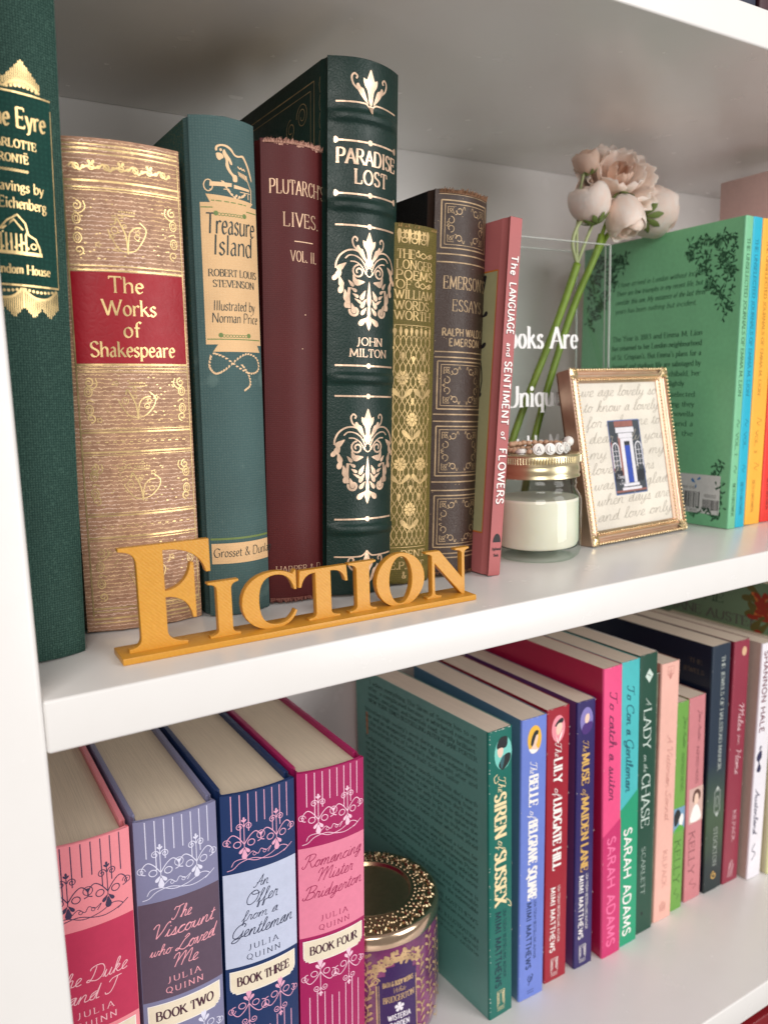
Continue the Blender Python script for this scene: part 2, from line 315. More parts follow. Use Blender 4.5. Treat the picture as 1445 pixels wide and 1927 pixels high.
def crom(pts, k=6, closed=False):
    out = []
    n = len(pts)
    if n < 3: return [tuple(p) for p in pts]
    rng = range(n if closed else n - 1)
    for i in rng:
        if closed: p0, p1, p2, p3 = pts[(i - 1) % n], pts[i], pts[(i + 1) % n], pts[(i + 2) % n]
        else: p0, p1, p2, p3 = pts[max(i - 1, 0)], pts[i], pts[i + 1], pts[min(i + 2, n - 1)]
        for j in range(k):
            t = j / k; t2 = t * t; t3 = t2 * t
            out.append(tuple(.5 * (2 * p1[a] + (p2[a] - p0[a]) * t + (2 * p0[a] - 5 * p1[a] + 4 * p2[a] - p3[a]) * t2 + (3 * p1[a] - p0[a] - 3 * p2[a] + p3[a]) * t3) for a in (0, 1)))
    out.append(tuple(pts[0]) if closed else tuple(pts[-1]))
    return out
def ell(cx, cy, rx, ry, n=20, a0=0, a1=360):
    return [(cx + rx * math.cos(R_(a0 + (a1 - a0) * i / n)), cy + ry * math.sin(R_(a0 + (a1 - a0) * i / n))) for i in range(n + 1)]
_gc = {}
def glyph(ch, tab, k):
    key = (ch, id(tab), k)
    if key in _gc: return _gc[key]
    g = tab.get(ch) or RO.get(ch) or RO.get(ch.upper()) or RO[' ']
    st = []
    for s in g[1].split('|'):
        if not s: continue
        if s[0] == 'o':
            a = [float(q) for q in s[1:].split(',')]; st.append((ell(*a, n=4 * k), 'o'))
        else:
            p = [tuple(float(q) for q in w.split(',')) for w in s[1:].split()]
            st.append((crom(p, k) if s[0] == '~' else p, s[0]))
    _gc[key] = (g[0], st)
    return _gc[key]
# style: table, min width, max width, nib angle, serif length, shear, tracking (all in cap/10 units)
ST = {
'roman': (RO, .5, 1.5, 0, 2.0, 0, .6), 'bold': (RO, .85, 1.9, 0, 2.0, 0, .8), 'light': (RO, .45, 1.0, 0, 1.6, 0, 1.2),
'fat': (RO, .85, 2.4, 0, 1.9, 0, .9), 'ital': (RO, .45, 1.2, 10, .8, .22, .4),
'sans': (RO, 1.1, 1.1, 0, 0, 0, 1.0), 'sansb': (RO, 1.7, 1.7, 0, 0, 0, 1.4), 'thin': (RO, .7, .7, 0, 0, 0, 1.0),
'spaced': (RO, .55, 1.4, 0, 1.7, 0, 3.6), 'didone': (RO, .45, 1.9, 0, 1.8, 0, .8), 'nib': (RO, .3, 1.05, 38, 0, .06, .5), 'uncial': (RO, .45, 1.5, 30, 1.2, 0, .5), 'script': (SC, .62, .62, 0, 0, .36, 0), 'hand': (SC, .36, .64, 20, 0, .5, 0), 'scriptb': (SC, .7, 1.3, 10, 0, .3, 0),
}
class Art:
    """flat print or foil laid on a face; surf(s, t) gives the point (metres) and outward normal for millimetre coordinates"""
    def __init__(self, surf, off=.00006):
        self.surf = surf; self.off = off; self.v = []; self.f = []; self.k = 0
    def P(self, s, t, extra=0.0):
        p, n = self.surf(s, t)
        d = self.off + extra
        return (p[0] + n[0] * d, p[1] + n[1] * d, p[2] + n[2] * d)
    def lift(self):
        self.k += 1
        return (self.k % 40) * 1.2e-6
    def stroke(self, pts, w=.5, wmax=None, nib=0.0, taper=False):
        n = len(pts)
        if n < 2: return
        e = self.lift(); base = len(self.v)
        cl = math.hypot(pts[0][0] - pts[-1][0], pts[0][1] - pts[-1][1]) < 1e-4 and n > 3
        for i, (x, y) in enumerate(pts):
            if cl: a = pts[(i - 1) % (n - 1)]; b = pts[(i + 1) % (n - 1)]
            else: a = pts[max(i - 1, 0)]; b = pts[min(i + 1, n - 1)]
            dx, dy = b[0] - a[0], b[1] - a[1]; L = math.hypot(dx, dy) or 1e-6
            dx /= L; dy /= L
            ww = w
            if wmax is not None: ww = w + (wmax - w) * abs(math.sin(math.atan2(dy, dx) - nib))
            if taper: ww *= (.25 + .75 * math.sin(math.pi * min(1, max(0, (i + .3) / (n - .4)))))
            k = 1.0
            if 0 < i < n - 1:
                d1 = (pts[i][0] - pts[i - 1][0], pts[i][1] - pts[i - 1][1]); l1 = math.hypot(*d1) or 1e-6
                c = abs((d1[0] * dx + d1[1] * dy) / l1); k = min(1.6, 1 / max(c, .4))
            h = ww * .5 * k
            ex = e + i * 1.5e-8
            self.v.append(self.P(x - dy * h, y + dx * h, ex)); self.v.append(self.P(x + dy * h, y - dx * h, ex))
        for i in range(n - 1):
            q = base + 2 * i
            self.f.append((q, q + 1, q + 3, q + 2))
    def line(self, x0, y0, x1, y1, w=.5):
        m = max(2, int(abs(x1 - x0) / 4) + 2)
        self.stroke([(x0 + (x1 - x0) * i / (m - 1), y0 + (y1 - y0) * i / (m - 1)) for i in range(m)], w)
    def fill(self, pts):
        xs = [p[0] for p in pts]
        if max(xs) - min(xs) > 2.2:      # follow the curve of the face in narrow strips
            a = min(xs); n = int((max(xs) - a) / 1.1) + 1; st = (max(xs) - a) / n
            tri = [[pts[i] for i in t] for t in tessellate_polygon([[Vector((p[0], p[1], 0)) for p in pts]])]
            e = self.lift()
            for T in tri:
                tx0, tx1 = min(p[0] for p in T), max(p[0] for p in T)
                for k in range(int((tx0 - a) / st), min(n - 1, int((tx1 - a) / st)) + 1):
                    q = T
                    for lim, sg in ((a + k * st, 1), (a + (k + 1) * st, -1)):
                        r = []
                        for i in range(len(q)):
                            A, B = q[i - 1], q[i]; ia, ib = (A[0] - lim) * sg >= -1e-9, (B[0] - lim) * sg >= -1e-9
                            if ia != ib:
                                u = (lim - A[0]) / (B[0] - A[0]); r.append((lim, A[1] + u * (B[1] - A[1])))
                            if ib: r.append(B)
                        q = r
                        if len(q) < 3: break
                    if len(q) >= 3:
                        base = len(self.v)
                        for p in q: self.v.append(self.P(p[0], p[1], e))
                        self.f.append(tuple(range(base, base + len(q))))
            return
        e = self.lift(); base = len(self.v)
        for p in pts: self.v.append(self.P(p[0], p[1], e))
        for t in tessellate_polygon([[Vector((p[0], p[1], 0)) for p in pts]]):
            self.f.append(tuple(base + i for i in t))
    def blob(self, pts, k=4): self.fill(crom(pts, k, True)[:-1])
    def rect(self, x0, y0, x1, y1):
        e = self.lift(); base = len(self.v); m = max(1, int(abs(x1 - x0) / 1.5)); q = max(1, int(abs(y1 - y0) / 5))
        for i in range(m + 1):
            for j in range(q + 1): self.v.append(self.P(x0 + (x1 - x0) * i / m, y0 + (y1 - y0) * j / q, e))
        for i in range(m):
            for j in range(q):
                a = base + i * (q + 1) + j
                self.f.append((a, a + q + 1, a + q + 2, a + 1))
    def frame(self, x0, y0, x1, y1, w=.4):
        self.line(x0, y0, x1, y0, w); self.line(x0, y1, x1, y1, w); self.line(x0, y0, x0, y1, w); self.line(x1, y0, x1, y1, w)
    def dot(self, x, y, r, ry=None): self.fill(ell(x, y, r, ry or r, 10)[:-1])
    def ring(self, x, y, r, w=.3, ry=None): self.stroke(ell(x, y, r, ry or r, 16), w)
    def spiral(self, x, y, r, a0, turns, w=.4, sgn=1, shrink=.75):
        n = int(14 * turns) + 4
        self.stroke([(x + r * (1 - shrink * i / n) * math.cos(R_(a0) + sgn * 2 * math.pi * turns * i / n), y + r * (1 - shrink * i / n) * math.sin(R_(a0) + sgn * 2 * math.pi * turns * i / n)) for i in range(n + 1)], w)
    def cs(self, pts, w=.4, taper=False, k=5): self.stroke(crom(pts, k), w, taper=taper)
    def drop(self, x, y, ang, L, W):
        c, s = math.cos(R_(ang)), math.sin(R_(ang))
        q = [(0, 0), (.35, .3), (.7, .5), (.95, .3), (1, 0), (.95, -.3), (.7, -.5), (.35, -.3)]
        self.blob([(x + c * a * L - s * b * W, y + s * a * L + c * b * W) for a, b in q], 2)
    def width(self, txt, style):
        tab, track = ST[style][0], ST[style][6]
        return sum(glyph(c, tab, 5)[0] + track for c in txt) - track
    def text(self, txt, x0, x1, y, cap, style='roman', rot=0, dy=0.0, k=5):
        """baseline from x0 to x1 at height y; rot=1 runs downward with letter tops to the right: x0/x1 are heights, y the column"""
        tab, wmin, wmax, nib, ser, shear, track = ST[style]
        u = cap / 10.0
        W = self.width(txt, style)
        L = abs(x1 - x0)
        sx = L / W if W else u
        cx = 0.0
        def M(a, b):
            px = (a + shear * b * (u / sx if sx else 1)) * sx; py = b * u + dy * (a * sx) / L
            if rot: return (y + py, x0 - px)
            return (x0 + px, y + py)
        for ch in txt:
            adv, st = glyph(ch, tab, k)
            for pts, kind in st:
                q = [(cx + p[0], p[1]) for p in pts]
                if kind == '=' and len(q) == 2 and abs(q[0][0] - q[1][0]) + abs(q[0][1] - q[1][1]) < .8:
                    c = M(*q[0]); self.dot(c[0], c[1], wmax * u * .62); continue
                self.ink([M(*p) for p in q], wmin * u, wmax * u, R_(nib), rot)
                if ser and kind == '=':
                    for a, b in ((q[0], q[-1]), (q[-1], q[0])):
                        touch = 0
                        for p2, k2 in st:
                            if p2 is pts: continue
                            for r in (p2 if k2 != 'o' else []):
                                if abs(cx + r[0] - a[0]) < .3 and abs(r[1] - a[1]) < .3: touch = 1
                        vert = abs(b[1] - a[1]) > abs(b[0] - a[0])
                        if vert:
                            if touch and a[1] > .5 and a[1] < 9.5: continue
                            if touch and ch in 'AMVWN' and not (ch in 'MN' and a[0] - cx < 2): continue
                            hw = ser * (.8 if not touch else .55)
                            c0 = (a[0] - hw, a[1]); c1 = (a[0] + (hw if not touch else hw * .2), a[1])
                            if ch in 'hbdklinmru' and a[1] > 5: c1 = (a[0] + .1, a[1])
                            if a[1] in (0.0, 10.0) or ch in 'pqinmru' or abs(a[1] - 6.3) < .2 or ch in 'xyvwk':
                                self.ink([M(*c0), M(*c1)], wmin * u * 1.1, wmin * u * 1.1, 0, rot)
                        elif not touch and ch in 'EFLTZ':
                            yy = a[1]; d = -1 if yy > 6 else 1
                            if abs(yy - 5.2) < .3: self.ink([M(a[0], yy - 1), M(a[0], yy + 1)], wmin * u * 1.1, wmin * u * 1.1, 0, rot)
                            else: self.ink([M(a[0], yy), M(a[0] + .2, yy + d * ser * 1.3)], wmin * u * 1.3, wmin * u * 1.3, 0, rot)
            cx += adv + track
    def ink(self, pts, w0, w1, nib, rot):
        if rot: self.stroke(pts, w0, w1, nib - math.pi / 2)
        else: self.stroke(pts, w0, w1, nib)
    def build(self, name, mat, parent, label=None):
        if not self.v: return None
        o = pyobj(name, self.v, self.f, mat, parent)
        if label: o["label"] = label
        return o
# ------------------------------------------------------------------ bookcase
WHITE = lacquer()
H1, H2, DP, T = 0.3158, 0.3421, 0.2715, 0.022
XR = 0.80
case = empty("bookcase", "white lacquered bookcase with three shelf boards, seen from its left end", "bookcase", (0, 0, 0))
def shelf(z, lab):
    o = box("shelf_board", (-.001, 0, z - T, XR, DP, z), WHITE, case, bev=.0014, seg=4); o["label"] = lab
shelf(0.0, "middle shelf board with the gold word sign on it")
shelf(H1 + T, "top shelf board, seen from below")
shelf(-H2, "lowest shelf board with the paperbacks")
shelf(-H2 - T - .30, "board below the lowest shelf")
box("front_stile", (-.075, -.0008, -.70, -.0011, .019, .62), WHITE, case, bev=.0022, seg=3)
box("side_panel", (-.05, .0195, -.70, -.032, DP, .62), WHITE, case, bev=.0005)
box("side_panel", (XR + .001, 0, -.70, XR + .03, DP, .62), WHITE, case, bev=.001)
box("back_panel", (-.05, DP + .0004, -.70, XR + .03, DP + .006, .62), WHITE, case)

# ------------------------------------------------------------------ book builders
PAGE = paper_edge("cream_page_edges", srgb(236, 220, 192)); PAGE2 = paper_edge("pale_page_edges", srgb(230, 214, 196))
PAGED = paper_edge("yellowed_page_edges", srgb(205, 165, 95))
def arch(w, b):
    return lambda x: b * ((2 * x / w - 1) ** 2)
class Book: pass
def place(name, label, cat, bl, br, lean, z, group):
    w = math.hypot(br[0] - bl[0], br[1] - bl[1])
    yaw = math.atan2(br[1] - bl[1], br[0] - bl[0])
    zz = z + (w * math.sin(lean) if lean > 0 else 0) + .0002
    if lean < 0: zz = z + .0002
    r = empty(name, label, cat, (bl[0], bl[1], zz), group, (0, lean, yaw))
    return r, w
def hardcover(label, bl, br, h, d, b, mats, lean=0.0, z=0.0, group=None, bump=None, jag=0.0, bt=.0026, hinge=True, seed=1, page=PAGE, name="hardcover_book", sides=None):
    """mats: (spine, cover)"""
    rnd = random.Random(seed)
    root, w = place(name, label, "book", bl, br, lean, z, group)
    root.location.x += b * math.sin(root.rotation_euler.z); root.location.y -= b * math.cos(root.rotation_euler.z)
    ar = arch(w, b)
    N = 22
    out = []
    hl = .0075
    if hinge: out += [(.0001, b + hl), (.0007, b + hl - .0012), (.0013, b + hl * .55), (.0011, b + .002), (.0002, b + .0007)]
    else: out += [(0, b + hl), (0, b + .001)]
    L = len(out)
    out += [(w * i / N, ar(w * i / N)) for i in range(N + 1)]
    out += [(w - x, y) for x, y in reversed(out[:L])]
    th = .0014
    inn = [(min(max(x, th), w - th), y + (th if L <= i <= L + N else .0)) for i, (x, y) in enumerate(out)]
    NR = 300 if bump else 60; rows = [0, .0012 if not bump else .0008] + [h * i / NR for i in range(1 if not bump else 2, NR)] + [h - .0004, h]
    bf = bump or (lambda t: 0.0)
    v = []; f = []
    n = len(out)
    for ri, t in enumerate(rows):
        e = .0005 if ri in (0, len(rows) - 1) else 0.0
        for i, (x, y) in enumerate(out):
            inb = L <= i <= L + N
            jz = 0.0
            if ri == len(rows) - 1 and inb: jz = -jag * rnd.random() - (.0008 * abs(2 * x / w - 1) ** 3 if b > 0 else 0)
            if ri == 0 and inb: jz = jag * .7 * rnd.random()
            v.append((x, y + e * (1 if inb else 0) - (bf(t * 1000) * (1 - abs(2 * x / w - 1) ** 6) if inb else 0), t + jz))
    o2 = len(v)
    for t in rows:
        for (x, y) in inn: v.append((x, y + .0001, t))
    m = len(rows)
    for r in range(m - 1):
        for i in range(n - 1):
            a = r * n + i
            f.append((a, a + 1, a + n + 1, a + n)); a += o2
            f.append((a, a + n, a + n + 1, a + 1))
    for i in range(n - 1):
        a = (m - 1) * n + i; f.append((a, a + 1, o2 + a + 1, o2 + a))
        f.append((i + 1, i, o2 + i, o2 + i + 1))
    sp = pyobj("spine", v, f, mats[0], root, smooth=True)
    sp.data.set_sharp_from_angle(angle=R_(50))
    y0 = b + hl + .0001
    box("back_cover", (0, y0, 0, bt, d, h), mats[1], root, bev=.0005)
    box("front_cover", (w - bt, y0, 0, w, d, h), mats[1], root, bev=.0005)
    # page block, rounded towards the spine
    sq = .0032
    bm = bmesh.new()
    prof = [(bt + .0003, d - sq), (bt + .0003, b + .0034)] + [(bt + .0005 + (w - 2 * bt - .001) * i / 10, .0026 + b * ((2 * i / 10 - 1) ** 2)) for i in range(11)] + [(w - bt - .0003, b + .0034), (w - bt - .0003, d - sq)]
    vs = [[bm.verts.new((x, y, zz)) for x, y in prof] for zz in (sq, h - sq)]
    bm.faces.new(list(reversed(vs[0]))); bm.faces.new(vs[1])
    for i in range(len(prof)):
        j = (i + 1) % len(prof); bm.faces.new((vs[0][i], vs[0][j], vs[1][j], vs[1][i]))
    bmesh.ops.recalc_face_normals(bm, faces=bm.faces)
    bmobj("page_block", bm, page, root)
    B = Book(); B.root = root; B.w = w; B.h = h; B.d = d; B.b = b; B.y0 = y0; B.mats = mats; B.rnd = rnd
    def surf(s, t):
        x = s * .001; q = 2 * x / w - 1
        nx = 4 * b * q / w; L_ = math.hypot(nx, 1)
        return (x, ar(x) - bf(t) * (1 - min(1, abs(q)) ** 6), t * .001), (nx / L_, -1 / L_, 0)
    B.surf = surf
    B.W = w * 1000; B.H = h * 1000
    def side(y, t): return (0.0, y * .001, t * .001), (-1, 0, 0)
    B.side = side
    return B
def paperback(label, bl, br, h, d, mats, lean=0.0, z=0.0, group=None, page=PAGE2, name="paperback_book", rb=.0):
    """mats: (spine, left cover, right cover)"""
    root, w = place(name, label, "book", bl, br, lean, z, group)
    ct = .00045
    # spine strip with softened, slightly rounded corners that turn onto the covers
    r = .0011
    prof = [(0, r + .0008), (0, r)] + [(r - r * math.cos(R_(a)), r - r * math.sin(R_(a))) for a in (22, 45, 68)] + [(r, 0)]
    nmid = 6
    full = prof + [(r + (w - 2 * r) * i / nmid, -.00018 * math.sin(math.pi * i / nmid)) for i in range(1, nmid)] + [(w - x, y) for x, y in reversed(prof)]
    inn = [(min(max(x, ct), w - ct), max(y, ct) if ct < x < w - ct else y) for x, y in full]
    v = []; f = []; n = len(full); rows = [0] + [h * i / 12 for i in range(1, 12)] + [h]
    for t in rows:
        v += [(x, y, t) for x, y in full]
    o2 = len(v)
    for t in rows: v += [(x, y, t) for x, y in inn]
    m = len(rows)
    for q in range(m - 1):
        for i in range(n - 1):
            a = q * n + i; f.append((a, a + 1, a + n + 1, a + n)); a += o2; f.append((a, a + n, a + n + 1, a + 1))
    for i in range(n - 1):
        a = (m - 1) * n + i; f.append((a, a + 1, o2 + a + 1, o2 + a)); f.append((i + 1, i, o2 + i, o2 + i + 1))
    sp = pyobj("spine", v, f, mats[0], root, smooth=True); sp.data.set_sharp_from_angle(angle=R_(50))
    y0 = r + .00085
    box("back_cover", (0, y0, 0, ct, d, h), mats[1], root)
    box("front_cover", (w - ct, y0, 0, w, d, h), mats[2] if len(mats) > 2 else mats[1], root)
    box("page_block", (ct + .0001, ct + .0006, .0003, w - ct - .0001, d - .0004, h - .0004), page, root)
    B = Book(); B.root = root; B.w = w; B.h = h; B.d = d; B.W = w * 1000; B.H = h * 1000
    B.surf = lambda s, t: ((s * .001, (0.0 - .00019 * math.sin(math.pi * min(1, max(0, (s * .001 - r) / (w - 2 * r))))), t * .001), (0, -1, 0))
    B.side = lambda y, t: ((0.0, y * .001, t * .001), (-1, 0, 0))
    return B
def fringe(B, where, mat, n=26, ln=.004, seed=3):
    """frayed cloth threads along a worn spine end"""
    rnd = random.Random(seed); v = []; f = []
    for i in range(n):
        s = B.W * (.03 + .94 * rnd.random()); t = B.H if where > 0 else 0
        p, nn = B.surf(s, t)
        L = ln * (.3 + rnd.random()); a = (rnd.random() - .5) * 2.4; wd = .00025 + rnd.random() * .0005
        z0 = p[2] - where * .0025
        k = len(v); dep = -.0003 - rnd.random() * .0006
        tip = (p[0] + math.sin(a) * L * .6, p[1] + dep - rnd.random() * .001, z0 + where * (math.cos(a) * L + .001))
        v += [(p[0] - wd, p[1] + dep * .5, z0), (p[0] + wd, p[1] + dep * .5, z0), (p[0] + wd * .6 + math.sin(a) * L * .4, p[1] + dep, (z0 + tip[2]) / 2), tip, (p[0] - wd * .6 + math.sin(a) * L * .2, p[1] + dep * .9, (z0 + tip[2]) / 2 + .0004), (p[0], p[1] + .0006, z0)]
        f += [(k, k + 1, k + 2, k + 4), (k + 4, k + 2, k + 3), (k + 1, k + 5, k + 3, k + 2), (k + 5, k, k + 4, k + 3)]
    pyobj("frayed_edge", v, f, mat, B.root)["kind"] = "stuff"

GOLD = foil("gold_foil", (.93, .68, .32)); GOLDP = foil("rose_gold_foil", (.98, .70, .50), .6, .35)
GOLDD = foil("dull_gold_foil", (.62, .44, .22), .6, .45)

# ------------------------------------------------------------------ dark green cloth book with drapery
G_old = "old decorated hardcovers on the middle shelf"
b = hardcover("tall dark green cloth book with gold drapery tassels at the middle shelf's left end", (-.0118, .050), (.0255, .0555), .302, .19, .0045,
    (cloth("green_slub_cloth", srgb(24, 54, 48), srgb(104, 142, 126), .34, 2900, .4), cloth("green_cloth", srgb(24, 58, 52), srgb(80, 115, 104), .3)), lean=.0367, group=G_old, seed=2)
a = Art(b.surf, .0001)
dk = Art(b.surf, .00005)
dk.rect(4, 163.5, 33, 240)
dk.build("title_panel", cloth("deep_green_panel", srgb(16, 62, 54), srgb(40, 95, 82), .25), b.root)
for dx in (0, -14.5, -29):
    c = 21.5 + dx
    for i in range(19):
        x = c - 7.0 + 14 * i / 18; hh = 13.6 - 1.15 * abs(x - c) - (i % 2) * .35
        a.stroke([(x, 242.6), (x, 239.6 + max(.8, hh))], .55)
    a.cs([(c - 7.2, 241.4), (c - 4, 243.8), (c, 244.9), (c + 4, 243.8), (c + 7.2, 241.4)], 1.0)
    for i in range(8): a.dot(c - 5.8 + 1.65 * i, 241.7 + .9 * math.sin(math.pi * i / 7), .62)
    for i in range(19):
        x = c - 7.0 + 14 * i / 18
        top = 157.5 + .95 * abs(x - c) * .55; bot = 149.8 + (abs(x - c) > 3.2) * .0 + abs(abs(x - c) - 3.4) * 1.15
        a.stroke([(x + 3.6, top), (x + 3.6, bot + (i % 2) * .3)], .5)
    a.cs([(c - 4.0, 162), (c, 158.8), (c + 3.6, 157.9), (c + 7.2, 158.8), (c + 10.6, 162)], 1.0)
    for i in range(9): a.dot(c - 2.8 + 1.6 * i, 161.6 - .8 * math.sin(math.pi * i / 8), .62)
a.line(2, 239.9, 33.2, 239.9, .7); a.line(2, 163.2, 33, 163.2, .8)
a.line(33, 163.2, 33, 236, .35); a.line(3.8, 163.2, 3.8, 236, .35)
a.text("Jane Eyre", 4.4, 30.6, 226.4, 7.6, 'uncial')
a.text("CHARLOTTE", 5.4, 26.2, 218.2, 3.1, 'bold'); a.text("BRONTË".replace("Ë", "E"), 9.2, 22.6, 212.4, 3.1, 'bold')
a.dot(22, 216.4, .28); a.dot(21.2, 216.4, .28)
for i in range(12): a.ring(9.2 + i * 1.15, 209.2, .42, .3)
a.text("Engravings by", 2.2, 28.4, 201, 4.0, 'uncial'); a.text("Fritz Eichenberg", .9, 29.2, 194.2, 4.2, 'uncial')
# little house emblem
for p in ([(9, 178), (9, 184), (13, 189), (17, 191.6), (20, 188.4), (21, 184), (24, 182.4), (25.4, 179), (25.8, 176)], [(11, 185.4), (15.6, 189.6), (19, 185.6)], [(11, 184.4), (20.5, 184.4)]):
    a.stroke(p, .7)
for i in range(6): a.stroke([(10.5 + i * 1.9, 177), (10.5 + i * 1.9, 184)], .75)
a.rect(8, 175.6, 26.4, 177); a.ring(23, 179.4, 1.1, .5); a.ring(8.4, 181, 1.2, .5)
for i in range(7): a.dot(11 + i * 1.6, 178.4 + (i % 3), .6)
a.text("Random House", 5.4, 29.4, 168.0, 3.5, 'bold')
a.build("gold_stamping", GOLD, b.root)

# ------------------------------------------------------------------ tan leather book with red label
def veined():
    n = NT("tan_gilt_leather")
    w = n.n("TexWave", wave_type='BANDS', bands_direction='Z', wave_profile='SIN'); w.inputs["Scale"].default_value = 160
    w.inputs["Distortion"].default_value = 5; w.inputs["Detail"].default_value = 4; w.inputs["Detail Scale"].default_value = 3.2; w.inputs["Detail Roughness"].default_value = .7
    n.l(n.mapping((1, 1, 1)), w.inputs[0])
    v = n.ramp(w.outputs["Fac"], .86, .97)
    br = n.noise(260, 4)
    v = n.math('MULTIPLY', v, n.ramp(br, .28, .42))
    g = n.noise(26, 3)
    base = n.mix(n.ramp(br, .3, .7), srgb(152, 112, 88), srgb(184, 142, 114))
    pink = n.mix(n.ramp(g, .4, .6), srgb(240, 208, 188), srgb(240, 204, 150))
    n.set(Base_Color=n.mix(n.math('MULTIPLY', v, .9), base, pink), Metallic=n.math('MULTIPLY', v, .3), Roughness=.52, Specular_IOR_Level=.35)
    n.set(Normal=n.bump(n.math('ADD', n.math('MULTIPLY', v, .6), br), .5, .0003))
    return n.m
b = hardcover("tan gilt-veined leather book with a red title label, next to the green drapery book", (.0314, .0812), (.0889, .0790), .2345, .185, .0052,
    (veined(), leather("brown_leather", srgb(92, 66, 50), 420, .5, .45)), lean=.0122, group=G_old, jag=.0012, seed=5)
a = Art(b.surf, .0001); W = b.W
rd = Art(b.surf, .00005); rd.rect(3.6, 132, W - 1.2, 174.4); rd.build("title_label", leather("red_leather_label", srgb(158, 4, 28), 260, .25, .45, .12), b.root, "red title label")
for t, wd in ((231.2, .55), (229.3, .9), (227.2, .45), (215.2, .9), (212.2, .7), (211, .35), (177.2, .5), (175.2, .8), (131.4, .9), (129.6, .45), (128, .35), (100.5, .35), (99.2, .8), (89.6, .8), (88.2, .35), (59.6, .35), (58.4, .8), (47.6, .8), (46.2, .35), (12, .8), (10.2, .5), (6.8, .9), (4.6, .5)):
    a.line(3.4, t, W - 1, t, wd)
a.line(3.3, 8, 3.3, 226, .7); a.line(W - 1.3, 8, W - 1.3, 226, .5)
for t in (94.4, 53):
    for i in range(13): a.line(6 + i * 3.8, t, 7.6 + i * 3.8, t, .5)
for i in range(7):      # garland
    x = 9 + i * 6.6
    a.cs([(x - 3, 221.2), (x - 1.5, 222.6 - (i % 2)), (x, 221.2), (x + 1.5, 219.8 + (i % 2)), (x + 3, 221.2)], .9)
    a.ring(x, 221.3, 1.2, .6); a.dot(x + 3.1, 221.2, .9)
    if i % 2: a.drop(x, 222, 60, 2.6, 1.4); a.drop(x, 222, 120, 2.6, 1.4)
rnd = random.Random(8)
for (t0, t1) in ((180, 208), (102, 127), (62, 86), (14, 44)):
    c = (t0 + t1) / 2; cx = W / 2 + 1
    a.cs([(cx, t0 + 3), (cx - .6, c - 3), (cx - 2.6, c + 2), (cx - 4.4, c + 5), (cx - 5.2, c + 2.6)], .7); a.cs([(cx, t0 + 3), (cx + 1, c - 2), (cx + 3.4, c + 1), (cx + 6.6, c + 1.6)], .6)
    a.cs([(cx, t0 + 4), (cx - 4, t0 + 5), (cx - 8, c - 2), (cx - 8.6, c)], .5); a.cs([(cx, t0 + 4), (cx + 4, t0 + 5.2), (cx + 8, c - 3), (cx + 9, c + 1), (cx + 6, c + 4)], .5)
    for i in range(7): a.dot(cx - 3 + i * 1.15, c + 8.2 + .5 * math.sin(i * 3.1), .42)
    a.line(cx - 4, c + 6.6, cx + 4, c + 6.6, .5)
    a.ring(cx - 5.6, c - .4, 1.5, .4); a.ring(cx + 4.6, c - 3, 1.2, .35); a.ring(cx - 1, c + 1.6, .9, .35)
    for i in range(42): a.dot(6 + rnd.random() * (W - 14), t0 + rnd.random() * (t1 - t0), .42 + .25 * rnd.random(), .3)
    for i in range(5):  # small stars
        x, y = 8 + rnd.random() * (W - 20), t0 + 2 + rnd.random() * (t1 - t0 - 4)
        a.stroke([(x + 1.5 * (1 if k % 2 == 0 else .5) * math.cos(k * math.pi / 5), y + 1.3 * (1 if k % 2 == 0 else .5) * math.sin(k * math.pi / 5)) for k in range(11)], .3)
    for sx in (-1, 1):  # border scrolls at both joints
        e = W - 5.4 if sx > 0 else 8.2
        a.spiral(e, t1 - 4, 2.2, 90, 1.2, .6, sx); a.spiral(e, t0 + 4, 2.2, 270, 1.2, .6, -sx)
        a.ring(e + .4 * sx, c - 4.4, 1.7, .5, 2.3); a.ring(e + .4 * sx, c - 4.4, .8, .35, 1.3); a.ring(e + .4 * sx, c + 4.2, 1.7, .5, 2.3); a.ring(e + .4 * sx, c + 4.2, .8, .35, 1.2)
        a.cs([(e - 2 * sx, c - .8), (e + .6 * sx, c + .2), (e + 1.4 * sx, c - 1)], .6)
        a.cs([(e - 3 * sx, t1 - 2), (e - 3.6 * sx, t1 - 5), (e - 1 * sx, t1 - 7.4), (e + 1.4 * sx, t1 - 6.4)], .5)
a.text("The", 19.6, 36, 165.2, 7.2, 'uncial'); a.text("Works", 16.2, 41.6, 154.6, 7.2, 'uncial'); a.text("of", 25.2, 33.4, 144.4, 7.2, 'uncial'); a.text("Shakespeare", 9.8, 50, 135.2, 7.0, 'uncial')
a.build("gold_stamping", GOLD, b.root)

# ------------------------------------------------------------------ blue-green cloth book with parrot
TEAL = cloth("blue_green_cloth", srgb(66, 92, 92), srgb(110, 130, 124), .2, 2400, .4, .7, .25)
b = hardcover("blue-green cloth book with a parrot and cream title panel, left of the maroon book", (.0922, .0745), (.1262, .0755), .2505, .165, .0058,
    (TEAL, cloth("faded_green_board", srgb(40, 70, 66), srgb(130, 110, 60), .4)), lean=.016, group=G_old, jag=.0006, seed=7, page=PAGED)
W = b.W
cr = Art(b.surf, .00005); cr.rect(3.4, 141, W - .3, 209.6); cr2 = Art(b.surf, .00005); cr2.rect(1.8, 28, W - .2, 38.8)
cr.fill([(8, 209.4), (6, 213.6), (W - 2.5, 211.8), (W - 4.5, 209.4)]); cr.fill([(9, 141.2), (6.4, 137.4), (W - 1.2, 137.4), (W - 3, 141.2)])
CREAM = cloth("cream_printed_cloth", srgb(226, 186, 138), srgb(240, 206, 164), .3, 2400, .3, .7)
cr.build("title_panel", CREAM, b.root, "cream title panel"); cr2.build("publisher_panel", CREAM, b.root)
a = Art(b.surf, .0001)
